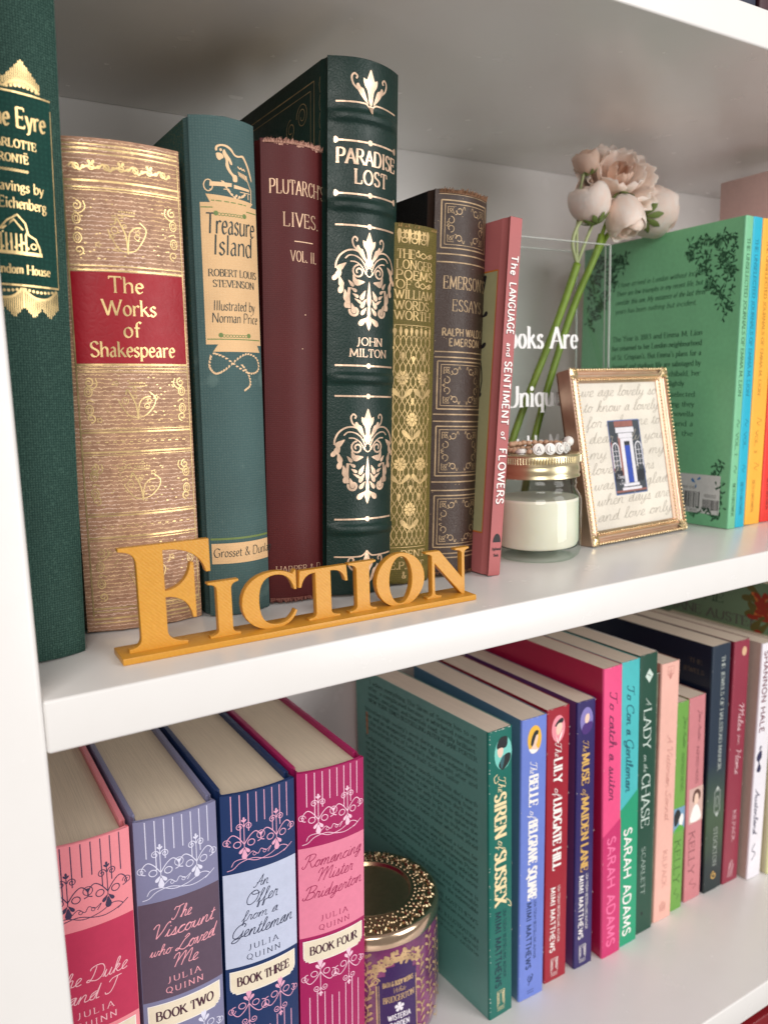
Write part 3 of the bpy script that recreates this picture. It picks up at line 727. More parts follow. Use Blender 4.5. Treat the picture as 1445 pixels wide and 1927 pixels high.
def tx(px, py): return 5.9 + (px - 380) * .243 + (395 - py) * .010, 215.9 + (395 - py) * .211 + (px - 380) * .0115
def bird(pts): return [tx(340 + x / 6.02, 260 + y / 6.02) for x, y in pts]
a.blob(bird([(352, 300), (358, 240), (420, 215), (500, 225), (560, 270), (600, 330), (650, 345), (720, 330), (770, 400), (820, 500), (862, 640), (850, 650), (790, 500), (740, 400), (700, 360), (640, 370), (590, 350), (540, 290), (480, 250), (420, 240), (380, 262), (376, 300)]), 3)
a.blob(bird([(362, 340), (400, 330), (440, 350), (455, 390), (430, 410), (400, 430), (372, 400)]), 3)
a.blob(bird([(440, 330), (462, 280), (490, 330), (540, 400), (568, 470), (545, 480), (510, 420), (530, 520), (580, 600), (630, 620), (635, 700), (580, 700), (570, 640), (520, 580), (480, 500), (480, 420)]), 3)
a.dot(*tx(340 + 418 / 6.02, 260 + 290 / 6.02), .7)
for i in range(7): a.stroke(bird([(650 + i * 20, 560 + i * 6), (672 + i * 20, 620 + i * 10)]), .5)
a.stroke(bird([(640, 490), (670, 520), (690, 505), (710, 530), (730, 515), (750, 540)]), .6)
a.stroke(bird([(760, 600), (850, 790), (850, 980)]), .5); a.stroke(bird([(800, 850), (805, 920)]), .5)
a.fill(bird([(290, 715), (560, 730), (560, 780), (290, 775)])); a.fill(bird([(590, 745), (820, 780), (820, 812), (590, 795)]))
a.ring(*tx(340 + 275 / 6.02, 260 + 765 / 6.02), 2.0, .5, 2.7); a.stroke(bird([(290, 820), (480, 815), (700, 835), (830, 838)]), .4)
for i in range(12):
    q = crom([(420, 700), (470, 780), (530, 860), (620, 930), (700, 910), (730, 870)], 4)[i * 20 // 12]
    p = bird([q])[0]; a.drop(p[0], p[1], -30 if i < 7 else 40, 2.2, 1.2)
# rope knot
for p in ([(5, 136), (4, 130), (7, 126), (12, 128), (18, 133), (24, 136), (30, 134), (31, 129), (26, 127), (19, 130), (12, 135), (7, 137)], [(20, 131), (24, 126), (25, 121), (22, 118.6)]):
    q = crom(p, 4)
    for i in range(0, len(q) - 1, 1): a.drop(q[i][0], q[i][1], math.degrees(math.atan2(q[i + 1][1] - q[i][1], q[i + 1][0] - q[i][0])) + 28, 1.7, 1.0)
a.build("parrot_print", plain("cream_ink", srgb(234, 196, 152), .6), b.root)
gr = Art(b.surf, .00011)
gr.line(3.6, 207.3, 9, 207.3, .5); gr.line(27, 207, W - .5, 207, .5); gr.line(8.4, 210.6, 27, 210, .5); gr.line(4, 143.6, W - 1, 143.6, .5); gr.line(1.5, 41.2, W - .3, 41.2, 1.1)
for t in (204.6, 145.6):
    gr.dot(10.4, t, 1.2); gr.dot(25.6, t, 1.2)
    for i in range(8): gr.ring(12 + i * 1.7, t - .4, .9, .3, .6)
gr.build("green_rope_border", plain("green_ink", srgb(110, 130, 72), .6), b.root)
t_ = Art(b.surf, .00012)
t_.text("Treasure", 5.0, 31.6, 194.9, 9.6, 'nib'); t_.text("Island", 8.0, 29.4, 184.8, 9.6, 'nib')
t_.text("ROBERT LOUIS", 5.8, 32, 174.4, 3.4, 'roman'); t_.text("STEVENSON", 7.6, 30.2, 169.2, 3.4, 'roman')
t_.text("Illustrated by", 7.2, 30.2, 157.8, 4.8, 'nib'); t_.text("Norman Price", 6.4, 31.8, 151.8, 4.8, 'nib'); t_.text("Grosset & Dunlap", 2.4, W + 2.5, 31.6, 4.6, 'nib')
t_.build("title_lettering", plain("dark_teal_ink", srgb(34, 52, 52), .6), b.root)

# ------------------------------------------------------------------ maroon book, torn ends
MAR = cloth("maroon_cloth", srgb(80, 25, 26), srgb(96, 44, 46), .15, 3000, .25, .5)
b = hardcover("maroon cloth book with gold lettering and torn pale spine ends, beside the parrot book", (.1268, .0788), (.1636, .0794), .2455, .165, .0058, (MAR, MAR), lean=.034, group=G_old, jag=.0035, seed=11, page=PAGED)
TORN = cloth("torn_cloth_fibre", srgb(176, 128, 112), srgb(225, 190, 168), .5, 3000, .6, .9)
fringe(b, 1, TORN, 130, .0017, 4); fringe(b, -1, cloth("torn_dark_fibre", srgb(120, 70, 62), srgb(190, 140, 122), .4), 80, .0020, 5)
a = Art(b.surf, .0001)
tp = Art(b.surf, .00006); rnd = random.Random(6)
for i in range(66):
    x = 1 + i * .53; lo = 242.9 + .7 * math.sin(i * .31) + .5 * math.sin(i * 1.1) + rnd.uniform(-.5, .4)
    tp.rect(x, lo, x + .56, 244.6 - .6 * rnd.random())
tp.build("torn_lining", TORN, b.root)
a.text("PLUTARCH'S", 3.8, 36.0, 218.2, 7.0, 'light', dy=0); a.text("LIVES.", 10.2, 31.4, 202.0, 6.9, 'light'); a.line(16, 194.6, 27.4, 194.6, .5)
a.text("VOL. II.", 13.8, 29.6, 184.4, 5.4, 'light'); a.text("HARPER & D", 4, 31, 17, 3.4, 'light')
a.dot(22, 157, .35); a.dot(20, 139, .3)
a.build("title_lettering", foil("worn_gold_lettering", (.78, .52, .34), .35, .5), b.root)

# ------------------------------------------------------------------ dark green leather book with raised bands
bands = (258.8, 213.6, 122, 37.5)
def bb(t):
    return sum(.0019 * math.exp(-((t - q) / 2.7) ** 4) for q in bands) + sum(.0005 * math.exp(-((t - q) / 6.5) ** 2) for q in bands)
GL = leather("dark_green_leather", srgb(12, 42, 36), 520, .4, .42, .2)
b = hardcover("tall dark green leather book with raised bands and rose gold scrollwork", (.1592, .0712), (.2035, .0728), .2885, .178, .0072, (GL, GL), lean=.0452, group=G_old, bump=bb, seed=13)
a = Art(b.surf, .0001); C_ = b.W / 2
def mir(fn):
    for m in (-1, 1): fn(m)
def fleur(t, s=1.0):
    a.blob([(C_, t + 22 * s), (C_ - 1.6 * s, t + 18.5 * s), (C_ - 2.6 * s, t + 16.4 * s), (C_ - 4.4 * s, t + 17 * s), (C_ - 4 * s, t + 13.6 * s), (C_ - 2 * s, t + 10.4 * s), (C_ - .9 * s, t + 4 * s), (C_ + .9 * s, t + 4 * s), (C_ + 2 * s, t + 10.4 * s), (C_ + 4 * s, t + 13.6 * s), (C_ + 4.4 * s, t + 17 * s), (C_ + 2.6 * s, t + 16.4 * s), (C_ + 1.6 * s, t + 18.5 * s)], 3)
    for m in (-1, 1):
        a.blob([(C_ + m * 1.6 * s, t + 3.6 * s), (C_ + m * 3 * s, t + 8 * s), (C_ + m * 4.4 * s, t + 11.4 * s), (C_ + m * 6 * s, t + 12.2 * s), (C_ + m * 7.4 * s, t + 14 * s), (C_ + m * 8.6 * s, t + 12.6 * s), (C_ + m * 6.4 * s, t + 8.4 * s)], 3)
        a.cs([(C_ + m * 7 * s, t + 10.4 * s), (C_ + m * 10 * s, t + 13 * s), (C_ + m * 11 * s, t + 16.6 * s), (C_ + m * 9.6 * s, t + 18.6 * s), (C_ + m * 8 * s, t + 17.4 * s), (C_ + m * 8.6 * s, t + 16 * s)], 1.0 * s)
fleur(259.8 + 2.2, .98)
for m in (-1, 1): a.cs([(C_, 261.6), (C_ + m * 2, 265.2), (C_ + m * 6, 266), (C_ + m * 18.6, 265.6)], .85)
a.fill([(C_, 259.4), (C_ - 1.5, 264.4), (C_, 265.4), (C_ + 1.5, 264.4)])
def bar(t, ends=False):
    a.line(C_ - 18.6, t, C_ + 18.6, t, .95); a.dot(C_, t, 1.5)
    if ends:
        for m in (-1, 1): a.blob([(C_ + m * 17, t + .5), (C_ + m * 18.6, t + 1.8), (C_ + m * 19.4, t + 1), (C_ + m * 19.4, t - 1), (C_ + m * 18.6, t - 1.8), (C_ + m * 17, t - .5)], 2)
bar(246.4, 1); bar(219.4, 1); bar(203.2); bar(128.9); bar(112.2); bar(43.4)
a.text("PARADISE", 4.0, 41.2, 235.0, 7.4, 'bold'); a.text("LOST", 13.2, 34.2, 225.0, 7.2, 'bold')
a.text("JOHN", 14.8, 31.8, 140, 4.2, 'bold'); a.text("MILTON", 11.0, 35.2, 133.8, 4.2, 'bold')
def damask(t, s=1.0):
    fleur(t - 20 * s, s * .9)
    for m in (-1, 1):
        q = lambda L: [(C_ + m * x * s, t + y * s) for x, y in L]
        a.cs(q([(1, -19), (3, -14), (7, -10.6), (12, -10.4), (16, -13), (18, -17), (18.2, -20)]), .9 * s)
        a.cs(q([(1.4, -21), (4, -16), (7.6, -13.4), (11.4, -13), (13.6, -14.8)]), .7 * s)
        a.cs(q([(2, -22.6), (4.6, -18.6), (8, -16.4), (11, -16.2)]), .7 * s)
        a.spiral(C_ + m * 6.4 * s, t - 21.4 * s, 3.6 * s, 90 if m > 0 else 90, 1.4, .95 * s, -m)
        for k, (x, y, an, L, Wd) in enumerate([(13, -17, -40, 6, 3), (15.5, -19, -70, 6.4, 3), (17, -22, -60, 5, 2.4), (16.6, -24, -105, 6, 2.8), (14.6, -27, -75, 6.4, 2.8), (13.8, -31, -100, 6.5, 3), (12, -35, -80, 6, 2.8), (10.4, -38, -110, 6, 2.6), (9.6, -23, -110, 5, 2.4), (12, -26, -130, 4.4, 2), (10.8, -30, -150, 4, 1.8), (9.8, -33, -150, 4, 1.8),
                                               (2.6, -26.6, -8, 6.4, 3.4), (2.2, -31, -62, 6, 2.8), (1.8, -35.5, -58, 6, 2.6), (1.4, -40, -50, 5.4, 2.4), (1, -45.6, -38, 6.6, 3.2)]):
            ang = an if m > 0 else 180 - an
            a.drop(C_ + m * x * s, t + y * s, ang, L * s, Wd * s)
        a.spiral(C_ + m * 8.6 * s, t - 42.4 * s, 2.8 * s, 20 if m > 0 else 160, 1.3, 1.3 * s, -m)
        a.cs(q([(11.4, -30), (11.8, -35), (11.4, -41)]), 1.5 * s)
        a.drop(C_ + m * 8.8 * s, t - 35.6 * s, -150 if m > 0 else -30, 5 * s, 1.6 * s)
    a.ring(C_, t - 21.4 * s, 1.9 * s, .6 * s, 2.3 * s); a.drop(C_, t - 12.6 * s, -90, 6 * s, 5.4 * s)
    a.drop(C_, t - 52.6 * s, 90, 8 * s, 4.2 * s); a.drop(C_, t - 26 * s, -90, 14 * s, 2.8 * s); a.drop(C_, t - 36 * s, -90, 10 * s, 2.4 * s)
damask(200.6); damask(105.6, 1.02)
for m in (-1, 1): a.cs([(C_, 25), (C_ + m * 2.4, 22.6), (C_ + m * 6, 21.8), (C_ + m * 18.6, 22)], .85)
fleur(2.5, 1.02)
a.build("gold_stamping", GOLDP, b.root)
sd = Art(b.side, .0001)
sd.frame(22, 8, 160, 280, .6); sd.frame(26, 12, 156, 276, .4); sd.spiral(36, 266, 7, 0, 2, .5); sd.spiral(50, 262, 6, 90, 1.6, .5, -1); sd.spiral(38, 248, 6, 180, 1.6, .5, -1)
for i in range(30): sd.cs([(15.2, 280 - i * 9), (16, 276 - i * 9), (15.2, 272 - i * 9)], .35)
sd.build("cover_stamping", GOLDD, b.root)

# ------------------------------------------------------------------ olive book
OL = cloth("olive_ribbed_cloth", srgb(90, 80, 34), srgb(140, 124, 62), .4, 2600, .4, .6, .2)
b = hardcover("short olive book covered in a gold flower lattice, left of the dark brown book", (.1996, .0718), (.2292, .0724), .2085, .150, .0028, (OL, OL), lean=.054, group=G_old, jag=.0016, seed=17, page=PAGED)
fringe(b, 1, cloth("olive_fray", srgb(140, 112, 66), srgb(190, 160, 110), .4), 12, .0015, 8)
a = Art(b.surf, .0001)
for i in range(4):
    x = 4.4 + i * 6.2
    a.drop(x - 1.4, 196.8, 90, 8.4, 2.6)
    if i < 3: a.ring(x + 1.8, 199, 1.7, .6, 1.3); a.ring(x + 2.9, 201.6, 1.5, .6, 1.5); a.ring(x + .9, 201.6, 1.5, .6, 1.5); a.drop(x + 1, 205, -60, 2.6, 1.6); a.drop(x + 3.2, 205, -120, 2.6, 1.6)
for txt, t, x0, x1, sty in (("THE", 189.1, 2.0, 13.0, 'roman'), ("LONGER", 183.3, 1.8, 26.0, 'roman'), ("POEMS", 177.6, 1.6, 26.4, 'bold'), ("OF", 172.3, 1.5, 11.2, 'roman'), ("WILLIAM", 166.7, 1.0, 26.6, 'roman'), ("WORDS-", 160.7, 1.0, 26.0, 'roman'), ("WORTH", 155.0, 1.0, 25.4, 'roman')):
    a.text(txt, x0, x1, t, 4.9, sty)
for t in (191.4, 174.6):
    x = 14.6; a.ring(x + .2, t + .4, 1.3, .5); a.cs([(x + 1, t - 1.4), (x + 4, t + 1.4), (x + 8, t - 1.2), (x + 10.8, t), (x + 10, t + 1.4), (x + 7.6, t + .4), (x + 4, t - 1.6), (x + 1, t + .6)], .55); a.dot(x + 9.2, t - .2, 1.1); a.drop(x, t + 1, 60, 2, 1.4)
X0, X1 = 1.6, 25.4
for i in range(8):
    xx = X0 + (X1 - X0) * i / 7
    a.drop(xx, 145.4, 90, 4.6, 2.4 if i % 2 == 0 else 2.0); a.dot(xx, 151.2, .35)
    if i % 2: a.dot(xx, 150, .8)
cols = 7; pt = (X1 - X0) / cols; lam = 15.0
for i in range(cols):
    for ph in (0, 1):
        pts = []
        for k in range(0, 121):
            t = 146 - k * 1.02
            ax = X0 + pt * (i + .5) + (pt * .52) * (1 if ph else -1) * math.cos(2 * math.pi * t / lam + (i % 2) * math.pi)
            pts.append((min(X1, max(X0, ax)), t))
        a.stroke(pts, .42)
bg_ = Art(b.surf, .00007)
def bloom(x, t):
    for k in range(10):
        an = k * 36; a.drop(x + 1.2 * math.cos(R_(an)), t + 1.2 * math.sin(R_(an)), an, 2.8, 1.7)
    a.dot(x, t, 1.2)
    a.stroke([(x, t - 3), (x, t - 14)], .6)
    for m in (-1, 1): a.drop(x, t - 12, 90 - m * 48, 8.5, 3.0)
for (x, t) in ((6.6, 122), (20.6, 122), (13.4, 98), (6.4, 72), (20.4, 72), (13.4, 45)): bloom(x, t)
for (x, t) in ((6.6, 132), (20.6, 132), (13.4, 130), (13.4, 106), (6.4, 82), (20.4, 82), (13.4, 55), (6, 50), (20, 50)): a.drop(x, t, 90, 4.6, 2.4)
for k in range(9):
    a.dot(.9, 139 - k * 13.5, .7); a.dot(26, 139 - k * 13.5, .7)
a.frame(X0 - .3, 22.4, X1 + .3, 152, .3)
a.text("DENT", 8, 25.5, 16.2, 4.2, 'bold'); a.text("E.P.DUT", 1.6, 25, 9.4, 4.2, 'bold'); a.text("& CO", 9, 20, 3.6, 4, 'bold')
a.build("gold_stamping", foil("lattice_gold", (.64, .45, .20), .45, .45), b.root)

# ------------------------------------------------------------------ dark brown book
BR = leather("brown_black_leatherette", srgb(58, 42, 35), 700, .4, .42, .15)
b = hardcover("dark brown book with gold framed scroll panels and a frayed top", (.2298, .0750), (.2688, .0764), .2300, .16, .0060, (BR, leather("black_board", srgb(12, 9, 9), 500, .4, .6)), lean=.0524, group=G_old, jag=.002, seed=19, page=PAGED)
FR = cloth("brown_fray", srgb(110, 78, 56), srgb(170, 130, 100), .5)
fringe(b, 1, FR, 110, .0024, 6); fringe(b, -1, FR, 26, .002, 7)
a = Art(b.surf, .0001); W = b.W
a.line(2, 227.0, W - 1, 227.0, .35)
for t in (193.2, 188.6, 136.6, 133.4, 99.4, 95.2, 58.4, 53.2, 14, 11.4): a.line(1.6, t, W - .8, t, .75)
def panel(t0, t1):
    x0, x1 = 3.4, W - 2.2
    a.frame(x0, t0, x1, t1, .75); a.frame(x0 + 2, t0 + 2, x1 - 2, t1 - 2, .4)
    for m, xa in ((1, x0 + 2), (-1, x1 - 2)):
        for k, ta in ((1, t0 + 2), (-1, t1 - 2)):
            a.stroke([(xa + m * 1.6, ta + k * 1.6), (xa + m * 5.2, ta + k * 1.6), (xa + m * 4.2, ta + k * 3.2), (xa + m * 5.4, ta + k * 5.4), (xa + m * 3.2, ta + k * 4.4), (xa + m * 1.6, ta + k * 5.4), (xa + m * 1.6, ta + k * 1.6)], .4)
            a.ring(xa + m * 3.2, ta + k * 3.2, .7, .35)
            a.spiral(xa + m * 8.6, ta + k * 3.6, 2.2, 180 if m > 0 else 0, .9, .5, -m * k, .45)
            a.spiral(xa + m * 3.4, ta + k * 9.2, 2.2, 270 if k > 0 else 90, .9, .5, m * k, .45)
            a.cs([(xa + m * 5.8, ta + k * 6), (xa + m * 7, ta + k * 5.4), (xa + m * 6.6, ta + k * 3.4)], .45)
            a.cs([(xa + m * 10.6, ta + k * 3), (xa + m * 11.6, ta + k * 1), (xa + m * 12.4, ta + k * 2.8)], .4)
            a.cs([(xa + m * 2.6, ta + k * 11.4), (xa + m * 1, ta + k * 12.4), (xa + m * 2.6, ta + k * 13)], .4)
panel(196.6, 223.6); panel(102.6, 131); panel(62.2, 92.2); panel(18, 50)
a.text("EMERSON'S", 5.4, 38.6, 173.4, 7.2, 'light'); a.text("ESSAYS", 11, 34.8, 160.6, 6.6, 'light')
a.text("RALPH WALDO", 5.4, 36.4, 146, 4.3, 'sansb'); a.text("EMERSON", 9.6, 33.4, 140.1, 4.3, 'sansb')
rnd = random.Random(4)
for i in range(70): a.dot(rnd.random() * W, rnd.random() * 228, .14 + .12 * rnd.random())
a.build("gold_stamping", foil("old_gold_on_brown", (.47, .33, .19), .4, .48), b.root)

# ------------------------------------------------------------------ rose pink thin book
PK = plain("rose_cloth", srgb(178, 100, 100), .6, bumps=.2, scale=1600)
b = hardcover("thin rose pink book with white lettering down its spine, next to the jar candle", (.2634, .0560), (.2724, .0560), .2160, .165, .0, (PK, PK), lean=.086, group=G_old, seed=23, bt=.0022)
pl = Art(b.side, .00008)
pl.rect(9, 26, 120, 186); pl.build("cover_picture", plain("pale_green_print", srgb(176, 172, 130), .55), b.root, "pale green flower picture pasted on the cover")
pe = Art(b.side, .00012); pe.line(8.6, 26, 8.6, 186, .8); pe.line(8.6, 186, 120, 186, .9); pe.line(8.6, 26, 120, 26, .9); pe.build("picture_border", plain("orange_border_ink", srgb(206, 118, 48), .5), b.root)
lf = Art(b.side, .00014)
rnd = random.Random(12)
for i in range(30):
    x = 18.5 + rnd.random() * 12; t = 34 + i * 5; an = rnd.choice((20, 60, 120, -30, 150))
    lf.drop(x, t, an, 5 + rnd.random() * 3.5, 3.0)
lf.cs([(24, 30), (19, 60), (26, 90), (18, 120), (25, 150), (20, 182)], 1.1)
lf.build("flower_drawing", plain("charcoal_ink", srgb(34, 32, 34), .6), b.root)
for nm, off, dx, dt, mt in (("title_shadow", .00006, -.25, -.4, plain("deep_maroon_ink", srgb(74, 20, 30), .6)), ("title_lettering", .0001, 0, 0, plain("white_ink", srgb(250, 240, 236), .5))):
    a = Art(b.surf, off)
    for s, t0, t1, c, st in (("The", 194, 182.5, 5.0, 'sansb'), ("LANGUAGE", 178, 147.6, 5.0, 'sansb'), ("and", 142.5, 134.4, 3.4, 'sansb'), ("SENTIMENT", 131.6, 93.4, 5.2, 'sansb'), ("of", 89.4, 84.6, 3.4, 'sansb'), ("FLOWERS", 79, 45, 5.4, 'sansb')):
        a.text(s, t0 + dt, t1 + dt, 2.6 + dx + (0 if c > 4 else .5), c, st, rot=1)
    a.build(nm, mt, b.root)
a = Art(b.surf, .00011)
a.fill([(5 + 3.1 * math.cos(R_(q)), 21 + 5.4 * math.sin(R_(q))) for q in range(0, 181, 12)])
a.text("Applewood", 1.6, 8.6, 16, 1.9, 'roman'); a.text("Books", 3.2, 7.0, 12, 1.9, 'roman')
a.build("publisher_mark", plain("charcoal_ink", srgb(34, 32, 34), .6), b.root)
# ------------------------------------------------------------------ printed word sign
def amber():
    n = NT("amber_printed_plastic")
    w = n.n("TexWave", wave_type='BANDS', bands_direction='Z'); w.inputs["Scale"].default_value = 420; n.l(n.tc.outputs["Object"], w.inputs[0])
    d = n.n("TexWave", wave_type='BANDS', bands_direction='DIAGONAL'); d.inputs["Scale"].default_value = 330; n.l(n.tc.outputs["Object"], d.inputs[0])
    f = n.noise(700, 3)
    h = n.math('ADD', n.math('MULTIPLY', w.outputs["Fac"], .5), n.math('MULTIPLY', d.outputs["Fac"], .5))
    n.set(Base_Color=n.mix(f, srgb(200, 138, 40), srgb(218, 160, 60)), Roughness=.36, Specular_IOR_Level=.5, Subsurface_Weight=.05, Subsurface_Scale=.002)
    n.set(Normal=n.bump(n.math('ADD', h, n.math('MULTIPLY', f, 1.2)), .22, .0002))
    return n.m
AMB = amber()
def extrude_outline(name, loops, depth, mat, parent, bev=.00025):
    """loops in metres (x, z); the first is the outline, the rest are holes"""
    cu = bpy.data.curves.new(name, 'CURVE'); cu.dimensions = '2D'; cu.fill_mode = 'BOTH'
    cu.extrude = depth / 2 - bev; cu.bevel_depth = bev; cu.bevel_resolution = 1; cu.offset = -bev
    for lp in loops:
        sp = cu.splines.new('POLY'); sp.points.add(len(lp) - 1)
        for i, p in enumerate(lp): sp.points[i].co = (p[0], p[1], 0, 1)
        sp.use_cyclic_u = True
    tmp = bpy.data.objects.new("tmp", cu); col.objects.link(tmp)
    dg = bpy.context.evaluated_depsgraph_get()
    me = bpy.data.meshes.new_from_object(tmp.evaluated_get(dg))
    bpy.data.objects.remove(tmp); bpy.data.curves.remove(cu)
    me.transform(Matrix.Rotation(math.pi / 2, 4, 'X') )
    me.name = name; me.materials.clear()
    o = link(name, me, mat, parent)
    me.polygons.foreach_set("use_smooth", [True] * len(me.polygons)); me.set_sharp_from_angle(angle=R_(30))
    return o
def bez(*seg, n=7):
    """points; a 4-tuple group marks a cubic"""
    out = []
    for s in seg:
        if len(s) == 2: out.append(s)
        else:
            p0 = out[-1]; p1, p2, p3 = (s[0], s[1]), (s[2], s[3]), (s[4], s[5])
            for i in range(1, n + 1):
                t = i / n; u = 1 - t
                out.append(tuple(u ** 3 * p0[a] + 3 * u * u * t * p1[a] + 3 * u * t * t * p2[a] + t ** 3 * p3[a] for a in (0, 1)))
    return out
def serif_i(w, sl, sr):
    return bez((0, 1), (0, .965), (sl * .6, .95, sl, .93, sl, .84), (sl, .14), (sl, .07, sl * .6, .045, 0, .04), (0, 0), (w, 0), (w, .04), (sr + (w - sr) * .4, .045, sr, .07, sr, .14), (sr, .84), (sr, .93, sr + (w - sr) * .4, .95, w, .965), (w, 1))
GLY = {
'F': [bez((0, 1), (0, .967), (.10, .955, .165, .93, .165, .82), (.165, .14), (.165, .06, .12, .04, .04, .035), (.04, 0), (.63, 0), (.63, .032), (.53, .04, .43, .07, .43, .16), (.43, .485), (.55, .485, .68, .42, .70, .25), (.735, .25), (.735, .79), (.70, .79), (.68, .63, .56, .55, .43, .545), (.43, .94), (.66, .94, .82, .86, .86, .68), (.905, .68), (.905, 1))],
'I': [serif_i(.56, .155, .42)],
'T': [bez((.02, 1), (0, .68), (.045, .68), (.08, .86, .16, .93, .30, .93), (.30, .14), (.30, .07, .25, .045, .16, .04), (.16, 0), (.74, 0), (.74, .04), (.65, .045, .58, .07, .58, .14), (.58, .93), (.74, .93, .82, .86, .85, .68), (.895, .68), (.875, 1))],
'O': [ell(.52, .49, .52, .53, 40)[:-1], [(.52 + (x - .52) * 1 + .02 * (y - .49), y) for x, y in ell(.52, .49, .245, .465, 36)[:-1]]],
'C': [bez((.90, .93), (.93, .98), (.965, 1.0), (.965, .64), (.925, .64), (.88, .86, .76, .955, .60, .955), (.38, .955, .30, .78, .30, .50), (.30, .20, .40, .055, .62, .055), (.76, .055, .86, .13, .93, .27), (.965, .25), (.90, .07, .76, -.02, .55, -.02), (.22, -.02, .0, .20, .0, .50), (.0, .82, .24, 1.02, .56, 1.02), (.70, 1.02, .80, .99, .90, .93))],
'N': [bez((0, 1), (0, .965), (.06, .955, .11, .94, .14, .90), (.14, .14), (.14, .07, .10, .045, .02, .04), (.02, 0), (.36, 0), (.36, .04), (.26, .045, .21, .07, .21, .14), (.21, .74), (.86, -.01), (.93, -.01), (.93, .86), (.93, .93, .97, .955, 1.04, .96), (1.04, 1), (.70, 1), (.70, .96), (.80, .955, .86, .93, .86, .86), (.86, .36), (.33, 1))],
}
sign = empty("word_sign", "amber plastic sign spelling FICTION in serif capitals at the front edge of the middle shelf", "word sign", (.0352, .0232, .0001), None, (0, 0, R_(-1.3)))
base = bmobj("base_strip", box_bm(0, 0, 0, .1905, .0200, .0031, bev=.0004), AMB, sign, angle=40)
LT = (('F', .0025, .0408, .0480, 0), ('I', .0415, .0150, .0270, 0), ('C', .0575, .0285, .0275, 0), ('T', .0872, .0272, .0262, 0), ('I', .1150, .0160, .0264, 0), ('O', .1310, .0298, .0275, 0), ('N', .1618, .0285, .0262, 0))
WID = {'F': .905, 'I': .56, 'T': .895, 'O': 1.04, 'C': .965, 'N': 1.04}
for ch, x, w, hh, z in LT:
    lp = [[(x + p[0] * w / WID[ch], .0030 + p[1] * hh) for p in L] for L in GLY[ch]]
    o = extrude_outline("letter", lp, .0042, AMB, sign)
    o.location = (0, .0086, 0)

# ------------------------------------------------------------------ glass jar candle
def glass(name, tint=(1, 1, 1), rough=.0, ior=1.47):
    n = NT(name)

    # let daylight through the clear wall as a thin sheet would
    out = n.t.nodes["Material Output"]
    lw = n.n("LayerWeight"); lw.inputs[0].default_value = .35
    tr = n.n("BsdfTransparent"); n.l(n.mix(n.ramp(lw.outputs["Facing"], .35, 1.0), (.97, .985, .975), (tint[0] * .55, tint[1] * .68, tint[2] * .60)), tr.inputs[0])
    gl = n.n("BsdfGlossy"); gl.inputs["Roughness"].default_value = .04
    f = n.noise(45, 2); nb = n.bump(f, .25, .0012); n.l(nb, gl.inputs["Normal"])
    mx = n.n("MixShader"); fr = n.n("Fresnel"); fr.inputs[0].default_value = ior; geo = n.n("NewGeometry"); n.l(nb, fr.inputs["Normal"])
    n.l(n.math('MULTIPLY', fr.outputs[0], n.math('SUBTRACT', 1.0, geo.outputs["Backfacing"])), mx.inputs[0])
    n.l(tr.outputs[0], mx.inputs[1]); n.l(gl.outputs[0], mx.inputs[2]); n.l(mx.outputs[0], out.inputs[0])
    return n.m
def brass(name, c=(.84, .74, .48), rough=.30, stri=True):
    n = NT(name)
    s = n.noise(1, 4, n.mapping((80, 80, 4000) if stri else (300, 300, 300))); f = n.noise(90, 4)
    n.set(Base_Color=n.mix(f, mul(c, .85), mul(c, 1.08)), Metallic=1.0, Roughness=n.math('ADD', n.math('MULTIPLY', s, .2), rough - .08))
    n.set(Normal=n.bump(s, .12, .0002))
    return n.m
JX, JY = .331, .087
jar = empty("jar_candle", "clear glass jar of cream wax with a ridged brass lid, beside the picture frame", "candle", (JX, JY, .0002))
jar.scale = (1, 1, 1.02)
GLS = glass("jar_glass", (.93, .98, .95))
r = .0300
gp = [(0, .0018), (.020, .0012), (.0225, 0), (.0262, .0002), (.0285, .0026), (.0298, .0056), (r, .009), (r, .036), (.0297, .0395), (.0286, .0428), (.0272, .0448), (.0262, .0462), (.0262, .0490), (.0268, .0500), (.0262, .0512), (.0262, .060),
      (.0246, .060), (.0246, .0465), (.0258, .0440), (.0272, .0412), (.0281, .038), (.0283, .036), (.0283, .0105), (.0270, .0078), (.022, .0066), (0, .0064)]
lathe("glass_body", gp, GLS, jar, 72, angle=None)
wax = NT("cream_wax"); fz = wax.noise(60, 4)
wax.set(Base_Color=wax.mix(fz, srgb(238, 230, 208), srgb(250, 246, 232)), Roughness=.5, Subsurface_Weight=.25, Subsurface_Scale=.006, Subsurface_Radius=(1, .8, .5)); wax.set(Normal=wax.bump(fz, .15, .0004))
lathe("wax", [(0, .0068), (.0215, .0070), (.0264, .0084), (.0279, .0112), (.0279, .0388), (.0276, .0405), (.024, .0399), (0, .0395)], wax.m, jar, 56)
BRS = brass("brass_lid")
lid = lathe("lid", [(0, .0694), (.0262, .0694), (.0272, .0699), (.0281, .0697), (.0287, .0688), (.0287, .0640), (.0281, .0632), (.0279, .0620), (.0284, .0608), (.0284, .0582), (.0279, .0570), (.0281, .0562), (.0286, .0556), (.0286, .0546), (.0274, .0544), (.0274, .066), (0, .0665)], BRS, jar, 128, angle=50)
kv = []; kf = []
for i in range(96):      # grip ridges
    a0 = 2 * math.pi * i / 96
    for da, rr in ((-.018, .0286), (0, .0293), (.018, .0286)):
        for z in (.0644, .0684): kv.append((rr * math.cos(a0 + da), rr * math.sin(a0 + da), z))
    q = i * 6; kf += [(q, q + 2, q + 3, q + 1), (q + 2, q + 4, q + 5, q + 3)]
pyobj("grip_ridges", kv, kf, BRS, lid)["kind"] = "stuff"

